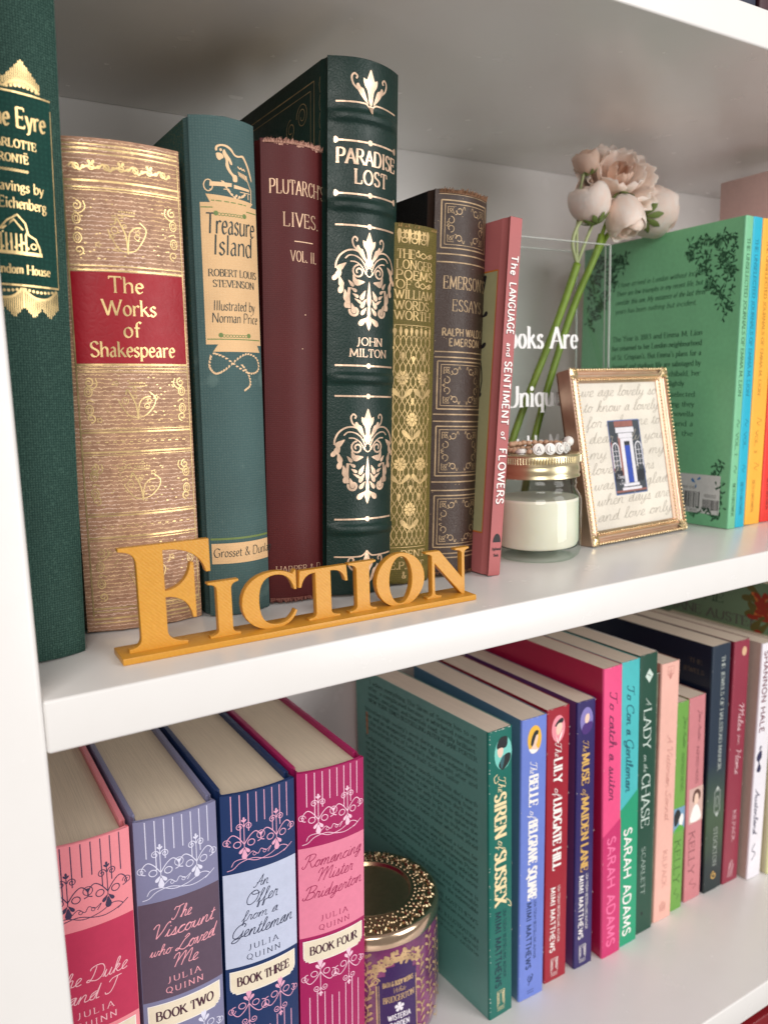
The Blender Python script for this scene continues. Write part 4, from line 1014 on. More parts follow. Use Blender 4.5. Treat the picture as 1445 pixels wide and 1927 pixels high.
# bead bracelet lying on the lid
brc = empty("bead_bracelet", "bracelet of tan wood beads and white letter beads lying on the brass jar lid", "bracelet", (JX, JY, .0716))
def bead_mesh(r_, h_, seg=14):
    bm = bmesh.new(); bmesh.ops.create_uvsphere(bm, u_segments=seg, v_segments=8, radius=1)
    for v in bm.verts: v.co = Vector((v.co.x * r_, v.co.y * r_, v.co.z * h_))
    me = bpy.data.meshes.new("bead"); bm.to_mesh(me); bm.free(); me.polygons.foreach_set("use_smooth", [True] * len(me.polygons)); return me
WOOD = plain("tan_wood_bead", srgb(206, 166, 136), .5, var=.15); WHT = plain("white_bead_plastic", srgb(240, 236, 230), .25, spec=.6); BLK = plain("black_bead_ink", srgb(25, 25, 28), .4)
me_w = bead_mesh(.0022, .0019)
bm = bmesh.new(); bmesh.ops.create_cone(bm, cap_ends=True, segments=28, radius1=.0039, radius2=.0039, depth=.0038)
bmesh.ops.bevel(bm, geom=[e for e in bm.edges if abs(e.verts[0].co.z - e.verts[1].co.z) < 1e-6], offset=.0012, segments=4, affect='EDGES')
me_l = bpy.data.meshes.new("letter_bead"); bm.to_mesh(me_l); bm.free(); me_l.polygons.foreach_set("use_smooth", [True] * len(me_l.polygons)); me_l.set_sharp_from_angle(angle=R_(60))
LB = [(-163, 'E', 1), (-129, 'A', 0), (-108, 'L', 0), (-88, 'C', 0), (-68, 'O', 0), (-48, 'T', 0)]
RB = .0200
def on(aa, r__=RB): return r__ * math.cos(R_(aa)), r__ * math.sin(R_(aa))
for aa, ch, flat in LB:
    x, y = on(aa)
    o = link("letter_bead", me_l, WHT, brc)
    if flat: o.location = (x, y, .0021)
    else:
        o.location = (x, y, .0037)
        yaw = aa + 92
        o.rotation_euler = (R_(82), 0, R_(yaw))
    L = Art(lambda s, t: ((s * .001, t * .001, .00192), (0, 0, 1)), .00003)
    ww = {'E': 2.2, 'A': 3.0, 'L': 2.0, 'C': 2.6, 'O': 2.8, 'T': 2.6}[ch]
    L.text(ch, -ww / 2, ww / 2, -1.7, 3.4, 'sans'); L.build("letter_print", BLK, o)
for k in range(46):
    aa = -34 + k * 12.6
    if aa > 182: break
    x, y = on(aa); o = link("bead", me_w, WOOD, brc); o.location = (x, y, .0021)
x, y = on(-146); o = link("bead", me_w, WOOD, brc); o.location = (x, y, .0021)
x, y = on(-38, .0190); o = link("bead", bead_mesh(.0036, .0036, 20), WHT, brc); o.location = (x + .0015, y - .001, .0072); o["label"] = "round white bead propped on the letter beads"
me_b = me_w
for k in range(12):   # second strand behind, resting on the first
    aa = 132 - k * 13
    x, y = on(aa, .0178); o = link("bead", me_b, WOOD, brc); o.location = (x, y, .0052 if k % 2 else .0056)
bm = bmesh.new()
me = bpy.data.meshes.new("elastic"); ve = []; fe = []
for i in range(64):
    a0 = 2 * math.pi * i / 64
    for q in range(5): ve.append(((RB + .0003 * math.cos(q * 1.2566)) * math.cos(a0), (RB + .0003 * math.cos(q * 1.2566)) * math.sin(a0), .0022 + .0003 * math.sin(q * 1.2566)))
for i in range(64):
    for q in range(5): fe.append((i * 5 + q, ((i + 1) % 64) * 5 + q, ((i + 1) % 64) * 5 + (q + 1) % 5, i * 5 + (q + 1) % 5))
pyobj("elastic_cord", ve, fe, WHT, brc, True)

# ------------------------------------------------------------------ ornate picture frame
fr = empty("picture_frame", "small ornate gold picture frame with a blue door picture, standing right of the jar candle", "picture frame", (.3788, .0806, .0012), None, (R_(-10.74), 0, R_(2.91)))
GF = brass("antique_gold", (.76, .54, .40), .38, False); GF2 = brass("bright_gold_edge", (1.0, .76, .46), .25, False); DKW = leather("dark_bronze_side", srgb(112, 74, 50), 700, .7, .4)
FW, FH, FD = .1088, .1290, .0145
def moulding(name, L, horiz, pos, flip):
    """stepped rail swept along its length, mitred at both ends"""
    prof = [(0, .0125), (0, .0010), (.0008, .0000), (.0018, .0000), (.0024, .0014), (.0034, .0018), (.0044, .0010), (.0056, .0008), (.0068, .0018), (.0078, .0026), (.0086, .0022), (.0100, .0034), (.0100, .0125)]
    v = []; f = []; n = len(prof)
    for e in (0, 1):
        for (u, y) in prof:
            x = u if e == 0 else L - u
            v.append((x, y, u))
    for i in range(n - 1): f.append((i, i + 1, n + i + 1, n + i))
    M_ = Matrix.Identity(4)
    if not horiz:
        M_ = Matrix(((0, 0, 1, 0), (0, 1, 0, 0), (1, 0, 0, 0), (0, 0, 0, 1)))
    vv = [M_ @ Vector(q) for q in v]
    if flip and horiz: vv = [Vector((q.x, q.y, FH - q.z)) for q in vv]
    if flip and not horiz: vv = [Vector((FW - q.x, q.y, q.z)) for q in vv]
    me = bpy.data.meshes.new(name); me.from_pydata([tuple(q) for q in vv], [], f); me.update()
    bm = bmesh.new(); bm.from_mesh(me); bmesh.ops.recalc_face_normals(bm, faces=bm.faces); bm.to_mesh(me); bm.free()
    return link(name, me, GF, fr)
rails = [moulding("rail", FW, True, 0, False), moulding("rail", FW, True, 0, True), moulding("rail", FH, False, 0, False), moulding("rail", FH, False, 0, True)]
def beads_row(parent, p0, p1, n, r1, mat, name="beading", sq=1.0, yo=0.0):
    v = []; f = []
    for i in range(n):
        t = (i + .5) / n; c = Vector(p0).lerp(Vector(p1), t); c.y += yo
        k = len(v)
        v += [(c.x - r1, c.y, c.z), (c.x + r1, c.y, c.z), (c.x, c.y, c.z - r1 * sq), (c.x, c.y, c.z + r1 * sq), (c.x, c.y - r1, c.z), (c.x, c.y + r1, c.z)]
        f += [(k, k + 2, k + 4), (k + 2, k + 1, k + 4), (k + 1, k + 3, k + 4), (k + 3, k, k + 4), (k + 2, k, k + 5), (k + 1, k + 2, k + 5), (k + 3, k + 1, k + 5), (k, k + 3, k + 5)]
    o = pyobj(name, v, f, mat, parent, True); o["kind"] = "stuff"; return o
for rl, (p0, p1), n in zip(rails, [((0, .0006, .0008), (FW, .0006, .0008)), ((0, .0006, FH - .0008), (FW, .0006, FH - .0008)), ((.0008, .0006, 0), (.0008, .0006, FH)), ((FW - .0008, .0006, 0), (FW - .0008, .0006, FH))], (38, 38, 45, 45)):
    beads_row(rl, p0, p1, n, .0014, GF2, yo=-.0009)
i0, i1 = .0079, .0086
for rl, (p0, p1), n in zip(rails, [((i0, .0022, i0), (FW - i0, .0022, i0)), ((i0, .0022, FH - i0), (FW - i0, .0022, FH - i0)), ((i0, .0022, i0), (i0, .0022, FH - i0)), ((FW - i0, .0022, i0), (FW - i0, .0022, FH - i0))], (34, 34, 42, 42)):
    beads_row(rl, p0, p1, n, .0011, GF2, "inner_beading", yo=-.0006)
for cx_, cz_, an in ((0, 0, 45), (FW, 0, 135), (0, FH, -45), (FW, FH, -135)):   # leaf corners
    v = []; f = []
    for m in range(5):
        a0 = R_(an + (m - 2) * 17); L = .0125 - abs(m - 2) * .0014
        k = len(v); w_ = .0017
        d = (math.cos(a0), math.sin(a0)); nrm = (-d[1], d[0])
        x0, z0 = cx_ - d[0] * .0006, cz_ - d[1] * .0006
        v += [(x0, -.0004, z0), (x0 + d[0] * L * .55 + nrm[0] * w_, -.0006, z0 + d[1] * L * .55 + nrm[1] * w_), (x0 + d[0] * L, .0012, z0 + d[1] * L), (x0 + d[0] * L * .55 - nrm[0] * w_, -.0006, z0 + d[1] * L * .55 - nrm[1] * w_), (x0 + d[0] * L * .5, -.0018, z0 + d[1] * L * .5)]
        f += [(k, k + 1, k + 4), (k + 1, k + 2, k + 4), (k + 2, k + 3, k + 4), (k + 3, k, k + 4)]
    pyobj("corner_leaf", v, f, GF2, fr, False)
box("frame_side", (.0004, .0032, .0004, .0016, FD, FH - .0004), DKW, fr, bev=.0004)
box("frame_side", (FW - .0016, .0032, .0004, FW - .0004, FD, FH - .0004), DKW, fr, bev=.0004)
box("frame_side", (.0018, .0032, .0004, FW - .0018, FD, .0016), DKW, fr); box("frame_side", (.0018, .0032, FH - .0016, FW - .0018, FD, FH - .0004), DKW, fr)
box("backing", (.002, .0125, .002, FW - .002, FD - .0003, FH - .002), DKW, fr)
box("easel_leg", (.042, FD + .0002, .006, .066, FD + .002, .10), DKW, fr)
LIN = cloth("linen_script_fabric", srgb(226, 218, 204), srgb(245, 240, 230), .6, 3200, .4, .85)
box("picture_mount", (.0095, .0042, .0095, FW - .0095, .0060, FH - .0095), LIN, fr)
FS = lambda s, t: ((s * .001, .0042, t * .001), (0, -1, 0))
a = Art(FS, .0001); rnd = random.Random(31)
words = ["we age lovely so", "to know a lovely", "for only one to", "dear only you", "my love is my", "lovely hours", "was only glad", "when days are", "and love only", "I to a dear my", "I love my dear"]
for i, wd in enumerate(words[:9]):
    t = 109 - i * 11.6
    a.text(wd, 12 + rnd.random() * 3, 98 if len(wd) > 12 else 84, t, 8.4, 'hand')
a.build("handwriting_print", plain("grey_brown_ink", srgb(168, 160, 146), .8), fr)
X0_, X1_, Z0_, Z1_ = 37, 72.5, 34, 90
def pr(name, mat, fn, off):
    q = Art(FS, off); fn(q); q.build(name, mat, fr)
pr("door_picture", plain("picture_slate", srgb(62, 68, 76), .6, var=.25, scale=120), lambda q: q.rect(X0_, Z0_, X1_, Z1_), .00013)
pr("picture_brick", plain("brick_print", srgb(150, 96, 88), .6, var=.2, scale=400), lambda q: (q.rect(44, 85, 65, 89.6), q.rect(X0_ + .4, 52, X0_ + 1.8, 74), q.rect(46.2, 48, 49.6, 78), q.rect(X0_, Z0_ + 1.5, X1_, Z0_ + 3)), .00016)
def whites(q):
    q.rect(44.6, 80.6, 65.4, 84.6); q.rect(47, 76.6, 63, 80.2); q.rect(48.6, 42, 52.6, 76.4); q.rect(59, 42, 62.6, 76.4); q.rect(46.6, 39.6, 64.6, 41.8); q.rect(44.6, 36.8, 66.6, 38.8); q.rect(49, 74, 62, 76.4)
    for x in (42.2, 68.4):
        q.stroke([(x - 3.6, 54), (x - 3.6, 68)] + ell(x, 68, 3.6, 5, 10, 180, 0) + [(x + 3.6, 54)], 1.0)
        for k in range(4): q.line(x - 3, 56 + k * 3.6, x + 3, 56 + k * 3.6, .35)
        q.line(x, 55, x, 72, .35)
    for k in range(5): q.line(49 + k * 2.9, 76.6, 49 + k * 2.9, 73.6, .4)
    q.text("Home", 40, 48, 46, 3.4, 'script'); q.text("Sweet", 42, 52, 41.4, 3.4, 'script'); q.text("Home", 45, 55, 37, 3.4, 'script')
pr("picture_white_trim", plain("picture_white", srgb(222, 220, 226), .6), whites, .00019)
pr("picture_blue_door", plain("picture_blue", srgb(44, 74, 170), .6, var=.15), lambda q: q.rect(52.8, 42.2, 58.8, 70.6), .0002)
pr("picture_dark_panes", plain("picture_dark", srgb(30, 34, 44), .6), lambda q: (q.rect(52.8, 71.2, 55.4, 73.8), q.rect(56.2, 71.2, 58.8, 73.8), [q.dot(39.5 + k * 1.1, 46 + (k % 3) * 2, 2.4) for k in range(6)], [q.dot(64.6 + k * 1.3, 45 + (k % 3) * 2.2, 2.6) for k in range(6)]), .00017)
pg = plain("picture_blue_edge", srgb(96, 116, 168), .6)
pr("picture_border", pg, lambda q: q.frame(X0_, Z0_, X1_, Z1_, .7), .00022)

# ------------------------------------------------------------------ clear acrylic vase with flowers
vase = empty("acrylic_vase", "clear flat acrylic vase with white lettering holding the blush flowers, behind the jar candle", "vase", (.318, .124, .0002))
ACR = NT("clear_acrylic")
ACR.set(Base_Color=(.97, .985, .98), Roughness=.02, IOR=1.49, Transmission_Weight=0.0, Specular_IOR_Level=.5)
tr = ACR.n("BsdfTransparent"); tr.inputs[0].default_value = (.955, .965, .96, 1)
gl = ACR.n("BsdfGlossy"); gl.inputs["Roughness"].default_value = .03
fn_ = ACR.n("Fresnel"); fn_.inputs[0].default_value = 1.49; geo = ACR.n("NewGeometry"); ffac = ACR.math('MULTIPLY', fn_.outputs[0], ACR.math('SUBTRACT', 1.0, geo.outputs["Backfacing"]))
mx = ACR.n("MixShader"); ACR.l(ffac, mx.inputs[0]); ACR.l(tr.outputs[0], mx.inputs[1]); ACR.l(gl.outputs[0], mx.inputs[2])
ACR.l(mx.outputs[0], ACR.t.nodes["Material Output"].inputs[0])
ACR = ACR.m
EDG = NT("polished_acrylic_edge"); EDG.set(Base_Color=srgb(206, 212, 206), Roughness=.15, Alpha=.45, Specular_IOR_Level=.7); EDG = EDG.m
VW, VD, VH, tk = .120, .036, .2205, .0025
box("front_wall", (0, 0, 0, VW, tk, VH), ACR, vase); box("back_wall", (0, VD - tk, 0, VW, VD, VH), ACR, vase)
box("side_wall", (0, tk + .0001, 0, tk, VD - tk - .0001, VH), ACR, vase); box("side_wall", (VW - tk, tk + .0001, 0, VW, VD - tk - .0001, VH), ACR, vase)
box("vase_floor", (tk, tk, 0, VW - tk, VD - tk, .004), ACR, vase)
for x, y in ((VW - .0012, -.0002), (VW - .0012, VD - .0012), (0, -.0002), (0, VD - .0012)):
    box("polished_edge", (x, y, 0, x + .0014, y + .0014, VH), EDG, vase, bev=.0003)
box("polished_edge", (0, .0006, VH + .0001, VW, .0018, VH + .0009), EDG, vase); box("polished_edge", (0, VD - .0018, VH + .0001, VW, VD - .0006, VH + .0009), EDG, vase)
box("polished_edge", (VW - tk - .0008, tk, .004, VW - tk - .0001, tk + .0009, VH), EDG, vase)
a = Art(lambda s, t: ((s * .001, 0.0, t * .001), (0, -1, 0)), .0003)
a.text("Books Are", 7.5, 85.5, 143.6, 15.0, 'didone', k=7); a.text("Uniquely", 16, 84, 101.5, 15.0, 'didone', k=7); a.text("Portable Magic", 6, 90, 70, 10, 'didone')
a.build("white_lettering", plain("white_vinyl", srgb(240, 240, 238), .5), vase)

def petal_mat():
    n = NT("blush_petal"); f = n.noise(90, 4); g = n.noise(1, 3, n.mapping((600, 600, 60)))
    ln = n.n("VectorMath", operation='LENGTH'); n.l(n.tc.outputs["Object"], ln.inputs[0])
    c0 = n.mix(n.ramp(f, .3, .7), srgb(255, 224, 204), srgb(255, 242, 230))
    n.set(Base_Color=n.mix(n.ramp(ln.outputs["Value"], .006, .016), srgb(240, 186, 150), c0), Roughness=.6, Subsurface_Weight=.35, Subsurface_Scale=.008, Subsurface_Radius=(1, .75, .6))
    n.set(Normal=n.bump(g, .25, .0004)); return n.m
PET = petal_mat(); STM = plain("stem_green", srgb(122, 150, 40), .42, var=.2, scale=150); SEP = plain("sepal_green", srgb(104, 122, 60), .6, var=.2); PALE = plain("pale_stem_green", srgb(168, 178, 128), .5, var=.1)
def tube(name, pts, r0, r1, mat, parent, seg=10, k=8):
    P = []
    P2 = [Vector(p) for p in pts]; n0 = len(P2)
    for i in range(n0 - 1):
        p0, p1, p2, p3 = P2[max(i - 1, 0)], P2[i], P2[i + 1], P2[min(i + 2, n0 - 1)]
        for j in range(k):
            t = j / k; P.append(.5 * (2 * p1 + (p2 - p0) * t + (2 * p0 - 5 * p1 + 4 * p2 - p3) * t * t + (3 * p1 - p0 - 3 * p2 + p3) * t ** 3))
    P.append(P2[-1]); v = []; f = []; n = len(P)
    for i, p in enumerate(P):
        d = (P[min(i + 1, n - 1)] - P[max(i - 1, 0)]).normalized(); u = d.cross(Vector((0.1, 1, 0))).normalized(); w = d.cross(u)
        r_ = r0 + (r1 - r0) * i / (n - 1)
        for q in range(seg):
            c = p + u * math.cos(2 * math.pi * q / seg) * r_ + w * math.sin(2 * math.pi * q / seg) * r_
            v.append(tuple(c))
    for i in range(n - 1):
        for q in range(seg): f.append((i * seg + q, i * seg + (q + 1) % seg, (i + 1) * seg + (q + 1) % seg, (i + 1) * seg + q))
    f.append(tuple(range(seg))[::-1]); f.append(tuple((n - 1) * seg + q for q in range(seg)))
    return pyobj(name, v, f, mat, parent, True)
def petal_shell(R0, th0, th1, ph, span, lean_out, curl, rnd, ruf=.06):
    """one cupped petal: a patch of a sphere opened outwards at its rim, ruffled lip, real thickness"""
    nu, nv = 9, 9; v = []
    for lay in (0, 1):
        for i in range(nv + 1):
            tt = i / nv; th = th0 + (th1 - th0) * tt
            half = span * math.sin(math.pi * min(1, .22 + .62 * tt)) * .5
            if tt > .8: half *= 1 - ((tt - .8) / .2) ** 2 * .35
            for j in range(nu + 1):
                q = j / nu * 2 - 1
                R = R0 * (1 + lean_out * tt * tt + curl * max(0, tt - .7) * 1.6 + ruf * math.sin(q * 5 + ph * 3) * tt * tt - (.0 if lay == 0 else .02) - .05 * q * q)
                a0 = ph + q * half
                z = -math.cos(th) * R0 * (1.05 + .12 * (1 - q * q) * tt + ruf * .8 * math.sin(q * 7 + ph * 5) * tt)
                rr = math.sin(th) * R
                v.append((rr * math.cos(a0), rr * math.sin(a0), z))
    f = []; m = nu + 1; o = (nv + 1) * m
    for i in range(nv):
        for j in range(nu):
            a = i * m + j; f.append((a, a + 1, a + m + 1, a + m)); f.append((o + a, o + a + m, o + a + m + 1, o + a + 1))
    for i in range(nv):
        for j in (0, nu):
            a = i * m + j; f.append((a, a + m, o + a + m, o + a) if j == 0 else (a + m, a, o + a, o + a + m))
    for j in range(nu):
        a = nv * m + j; f.append((a, a + 1, o + a + 1, o + a))
    return v, f
def bloomf(root, loc, R0, axis, openness, seed, npet=14, stretch=1.0):
    """axis: direction in which the flower faces"""
    rnd = random.Random(seed)
    head = bpy.data.objects.new("flower_head", None); col.objects.link(head); head.empty_display_size = .005; head.parent = root
    head.location = loc; head.rotation_euler = Vector(axis).to_track_quat('Z', 'Y').to_euler()
    k = 0
    for ring, (cnt, rs, t1, lo) in enumerate(((max(3, npet // 4), .42, 2.85 - .45 * openness, -.25 + .3 * openness), (max(3, npet // 4), .66, 2.6 - .6 * openness, -.1 + .4 * openness), (npet // 4 + 1, .86, 2.35 - .7 * openness, .5 * openness), (npet // 4 + 1, 1.0, 2.2 - .85 * openness, .62 * openness))):
        for j in range(cnt):
            ph = 2 * math.pi * (j + rnd.random() * .35) / cnt + ring * .8
            v, f = petal_shell(R0 * rs, .12, t1 + rnd.uniform(-.12, .12), ph, 2 * math.pi / cnt * 1.75, lo + rnd.uniform(-.05, .08), .12 * openness, rnd, .035 + .075 * openness)
            v = [(x, y, z * stretch) for x, y, z in v]
            pyobj("petal", v, f, PET, head, True); k += 1
    return head
def sepals(head, R0, n=6, stretch=1.0):
    v = []; f = []
    for j in range(n):
        a0 = 2 * math.pi * j / n
        k = len(v)
        for i in range(5):
            th = .02 + .72 * i / 4; wd = .34 * math.sin(math.pi * (.15 + .8 * i / 4))
            for q in (-1, 0, 1):
                R = R0 * (1.07 + (.03 if q == 0 else 0)); v.append((R * math.sin(th) * math.cos(a0 + q * wd), R * math.sin(th) * math.sin(a0 + q * wd), -R * math.cos(th) * stretch * 1.05))
        for i in range(4):
            for q in range(2): f.append((k + i * 3 + q, k + i * 3 + q + 1, k + i * 3 + q + 4, k + i * 3 + q + 3))
    pyobj("sepals", v, f, SEP, head, True)
GFL = "artificial blush flower stems in the acrylic vase"
s1 = empty("flower_stem", "blush flower stem with the large open ruffled bloom at the top of the vase", "artificial flower", (.345, .140, .004), GFL)
def rel(root, p): return tuple(Vector(p) - Vector(root.location))
j1 = (.4195, .141, .2085)
tube("stem", [rel(s1, p) for p in ((.338, .142, .0045), (.3538, .142, .0918 - .02), (.4014, .142, .1669), j1)], .0027, .0030, STM, s1)
h = bloomf(s1, rel(s1, (.4649, .142, .279)), .0222, (-.30, -1, .62), 1.0, 3, 26); sepals(h, .0215)
tube("branch", [rel(s1, p) for p in (j1, (.434, .142, .235), (.452, .145, .262))], .0013, .0012, PALE, s1, 8)
h = bloomf(s1, rel(s1, (.4290, .138, .2545)), .0155, (-.2, .25, 1), .12, 5, 10); sepals(h, .0155, 8)
tube("branch", [rel(s1, p) for p in (j1, (.4150, .1415, .2225), (.4190, .1415, .235), (.4245, .139, .2425))], .0014, .0014, PALE, s1, 8)
h = bloomf(s1, rel(s1, (.4345, .148, .2875)), .0098, (-.3, .1, 1), .1, 6, 8); sepals(h, .0098, 6)
tube("branch", [rel(s1, p) for p in (j1, (.4225, .1445, .236), (.4280, .1475, .262), (.4325, .148, .2785))], .001, .001, PALE, s1, 8)
s2 = empty("flower_stem", "blush flower stem with a drooping closed bud in front of the green book", "artificial flower", (.372, .148, .004), GFL)
j2 = (.4505, .146, .233)
tube("stem", [rel(s2, p) for p in ((.366, .148, .0045), (.3840, .147, .083), (.4160, .146, .1669), (.4435, .146, .2166), j2)], .0025, .0029, STM, s2)
h = bloomf(s2, rel(s2, (.4600, .130, .2425)), .0146, (.08, -.3, -1), .12, 8, 10, 1.3); sepals(h, .0146, 6, 1.3)
tube("branch", [rel(s2, p) for p in (j2, (.455, .140, .250), (.462, .130, .2595))], .0016, .0014, STM, s2, 8)
s3 = empty("flower_stem", "blush flower stem with a plump half-open bloom facing away at the right of the bunch", "artificial flower", (.374, .156, .004), GFL)
tube("stem", [rel(s3, p) for p in ((.374, .156, .0045), (.3920, .155, .083), (.4250, .1545, .1669), (.4525, .1545, .2166), (.472, .153, .243), (.4905, .150, .2535))], .0028, .0016, STM, s3)
h = bloomf(s3, rel(s3, (.5105, .148, .2555)), .0185, (1, .45, .35), .3, 11, 12); sepals(h, .0185, 8)
h = bloomf(s3, rel(s3, (.5000, .155, .2845)), .0085, (.5, .2, 1), .5, 12, 8); sepals(h, .0085, 6)
tube("branch", [rel(s3, p) for p in ((.470, .152, .246), (.486, .155, .262), (.497, .155, .276))], .0012, .001, PALE, s3, 8)

# ------------------------------------------------------------------ matching paperbacks at the right of the middle shelf
G_m = "matching slim paperbacks with small dark spine lettering on the middle shelf"
GRN = plain("mint_print", srgb(120, 190, 146), .45); GRC = plain("green_cover_print", srgb(120, 190, 142), .38, var=.08)
INK = plain("dark_green_ink", srgb(34, 84, 56), .6)
def emma(label, bl, br, h, sp, cv, ink, title, d=.138):
    b = paperback(label, bl, br, h, d, (sp, cv), lean=.03, group=G_m)
    a = Art(b.surf, .00012); W = b.W
    a.text("THE UNSELECTED JOURNALS OF EMMA M. LION", h * 1000 - 16, 104, W * .32, 3.4, 'roman', rot=1); a.text(title, 76, 58, W * .34, 3.2, 'roman', rot=1)
    a.cs([(W * .4, 86), (W * .7, 84), (W * .4, 82), (W * .6, 80)], .4); a.cs([(W * .4, 50), (W * .7, 48), (W * .4, 46), (W * .6, 44)], .4)
    a.text("BETH BROWER", 36, 10, W * .34, 3.2, 'roman', rot=1)
    a.build("spine_lettering", ink, b.root); return b
b = emma("green paperback, its back cover with dark floral corners facing the vase", (.5120, .0672), (.5215, .0672), .2385, GRN, GRC, INK, "VOL. 1", .165)
a = Art(b.side, .00012); rnd = random.Random(77)
def sidetext(A, lines, y_right, y_left, t_top, pitch, cap, style='roman'):
    # read from the outside of the left cover: text runs from high y (back) to low y (front)
    for i, s in enumerate(lines):
        t = t_top - i * pitch
        if not s: continue
        full = A.width(s, style) * cap / 10
        L = min(full * 1.0, y_left - y_right) if i == len(lines) - 1 or s.endswith('|') else (y_left - y_right)
        A.text_side(s.replace('|', ''), y_left, y_left - L, t, cap, style)
def text_side(self, s, ya, yb, t, cap, style):
    base = Art(lambda q, r_: self.surf(ya - q, t + r_), self.off); base.k = self.k
    base.text(s, 0, ya - yb, 0, cap, style, k=3)
    n = len(self.v); self.v += base.v; self.f += [tuple(i + n for i in f_) for f_ in base.f]; self.k = base.k
Art.text_side = text_side
off = .067
Y = lambda y: y - 67
sidetext(a, ['"I have arrived in London without incident', "There are few triumphs in my recent life, but I", "consider this one. My existence of the last three", "years has been nothing but incident.|"], Y(99), Y(192), 200, 7.6, 4.2, 'ital')
sidetext(a, ["The Year is 1883 and Emma M. Lion", "has returned to her London neighbourhood", "of St. Crispian's. But Emma's plans for a", "charmed and studious life are sabotaged by", "her eccentric Cousin Archibald, her", "formidable Aunt, and the slightly"], Y(100), Y(194), 153, 8.0, 4.2)
sidetext(a, ["Emma records the Unselected", "Journals in full, capturing they", "events of her year of novella", "mystery, of romance and a", "secret door, amongst the", "tenants in Lapis Lazuli"], Y(104), Y(194), 104, 8.0, 4.2)
def vine(cx, cz, sx, sz, pts):
    rows = 15
    for (u, w_) in pts:
        x = cx + sx * u; z = cz + sz * w_
        k = rnd.random()
        for q in range(4):
            a.drop(x + rnd.uniform(-2, 2), z + rnd.uniform(-2, 2), rnd.uniform(0, 360), 3.2 + 1.6 * rnd.random(), 1.5)
        a.stroke([(x + rnd.uniform(-4, 4), z + rnd.uniform(-4, 4)), (x, z), (x + rnd.uniform(-4, 4), z + rnd.uniform(-4, 4))], .35)
        if k > .84:
            for q in range(5): a.ring(x, z, .8 + q * .7, .3)
pts = []
for i in range(11):
    for j in range(14):
        u, w_ = i * 4.2, j * 5.0
        if u / 46 + w_ / 70 < 1.0 and not (u / 46 + w_ / 70 > .45 and rnd.random() < .3): pts.append((u + rnd.uniform(-1.5, 1.5), w_ + rnd.uniform(-1.5, 1.5)))
vine(9, 226, 1, -1, pts); vine(156, 226, -1, -1, pts)
vine(8, 10, 1, 1, [(u * .62, w_ * .75) for u, w_ in pts[::2]])
a.build("back_cover_print", INK, b.root)
wl = Art(b.side, .00016); wl.rect(8.6, 9.8, 52, 41.2); wl.build("barcode_label", plain("grey_white_print", srgb(206, 208, 206), .5), b.root)
bc = Art(b.side, .0002); x = 50
rnd = random.Random(9)
while x > 27:
    w_ = rnd.choice((.35, .35, .7, 1.0)); bc.rect(x - w_, 13.6, x, 27); x -= w_ + rnd.choice((.4, .5, .8))
x = 24
while x > 10:
    w_ = rnd.choice((.4, .5, .8)); bc.rect(x - w_, 13.2, x, 21.4); x -= w_ + rnd.choice((.45, .6))
bc.text_side("90000", 23, 12, 23.0, 2.6, 'sans'); bc.text_side("9 780000 901014", 50, 28, 10.6, 2.2, 'sans'); bc.text_side("9 0000 01014", 49, 30, 29, 2.2, 'sans')
bc.build("barcode_print", plain("black_print", srgb(30, 30, 32), .6), b.root)
bt_ = Art(b.side, .0002); bt_.drop(32, 34, 40, 5, 2.6); bt_.drop(30.6, 36.6, 150, 4, 2); bt_.drop(31, 33.4, -80, 3.4, 1.6); bt_.build("publisher_mark", plain("blue_print", srgb(60, 120, 180), .6), b.root)
emma("turquoise paperback, directly right of the green one with the floral back cover", (.5218, .0676), (.5335, .0676), .2385, plain("turquoise_print", srgb(30, 176, 204), .4), plain("turquoise_cover", srgb(24, 150, 178), .4), plain("deep_turquoise_ink", srgb(16, 116, 140), .6), "VOL. 2")
emma("yellow paperback, between the turquoise one and the red one", (.5365, .0694), (.5560, .0694), .2385, plain("yellow_print", srgb(244, 178, 62), .4), plain("yellow_cover", srgb(206, 146, 44), .4), plain("ochre_ink", srgb(178, 112, 34), .6), "VOL. 3")
emma("bright red paperback at the right end of the matching row", (.5580, .0702), (.5760, .0702), .2385, plain("red_print", srgb(226, 54, 44), .4), plain("red_cover", srgb(200, 40, 34), .4), plain("dark_red_ink", srgb(140, 26, 24), .6), "VOL. 4")
pb = hardcover("large pale pink book standing behind the matching paperbacks", (.6200, .0800), (.6900, .0800), .2935, .0850, 0, (plain("pale_pink_cloth", srgb(226, 198, 192), .7), plain("pale_pink_board", srgb(226, 198, 192), .7)), group=None, hinge=False)
# dark books standing on the top shelf, only their feet in view
G_t = "dark books on the top shelf"
zt = H1 + T
paperback("navy book on the top shelf, first from the picture's top right corner", (.405, .012), (.441, .012), .20, .13, (plain("navy_print", srgb(34, 40, 62), .5), plain("navy_cover", srgb(28, 34, 54), .5)), z=zt, group=G_t)
paperback("maroon-black book on the top shelf, beside the navy one", (.442, .010), (.478, .010), .21, .13, (plain("blackish_red_print", srgb(60, 24, 34), .5), plain("blackish_cover", srgb(44, 18, 26), .5)), z=zt, group=G_t)
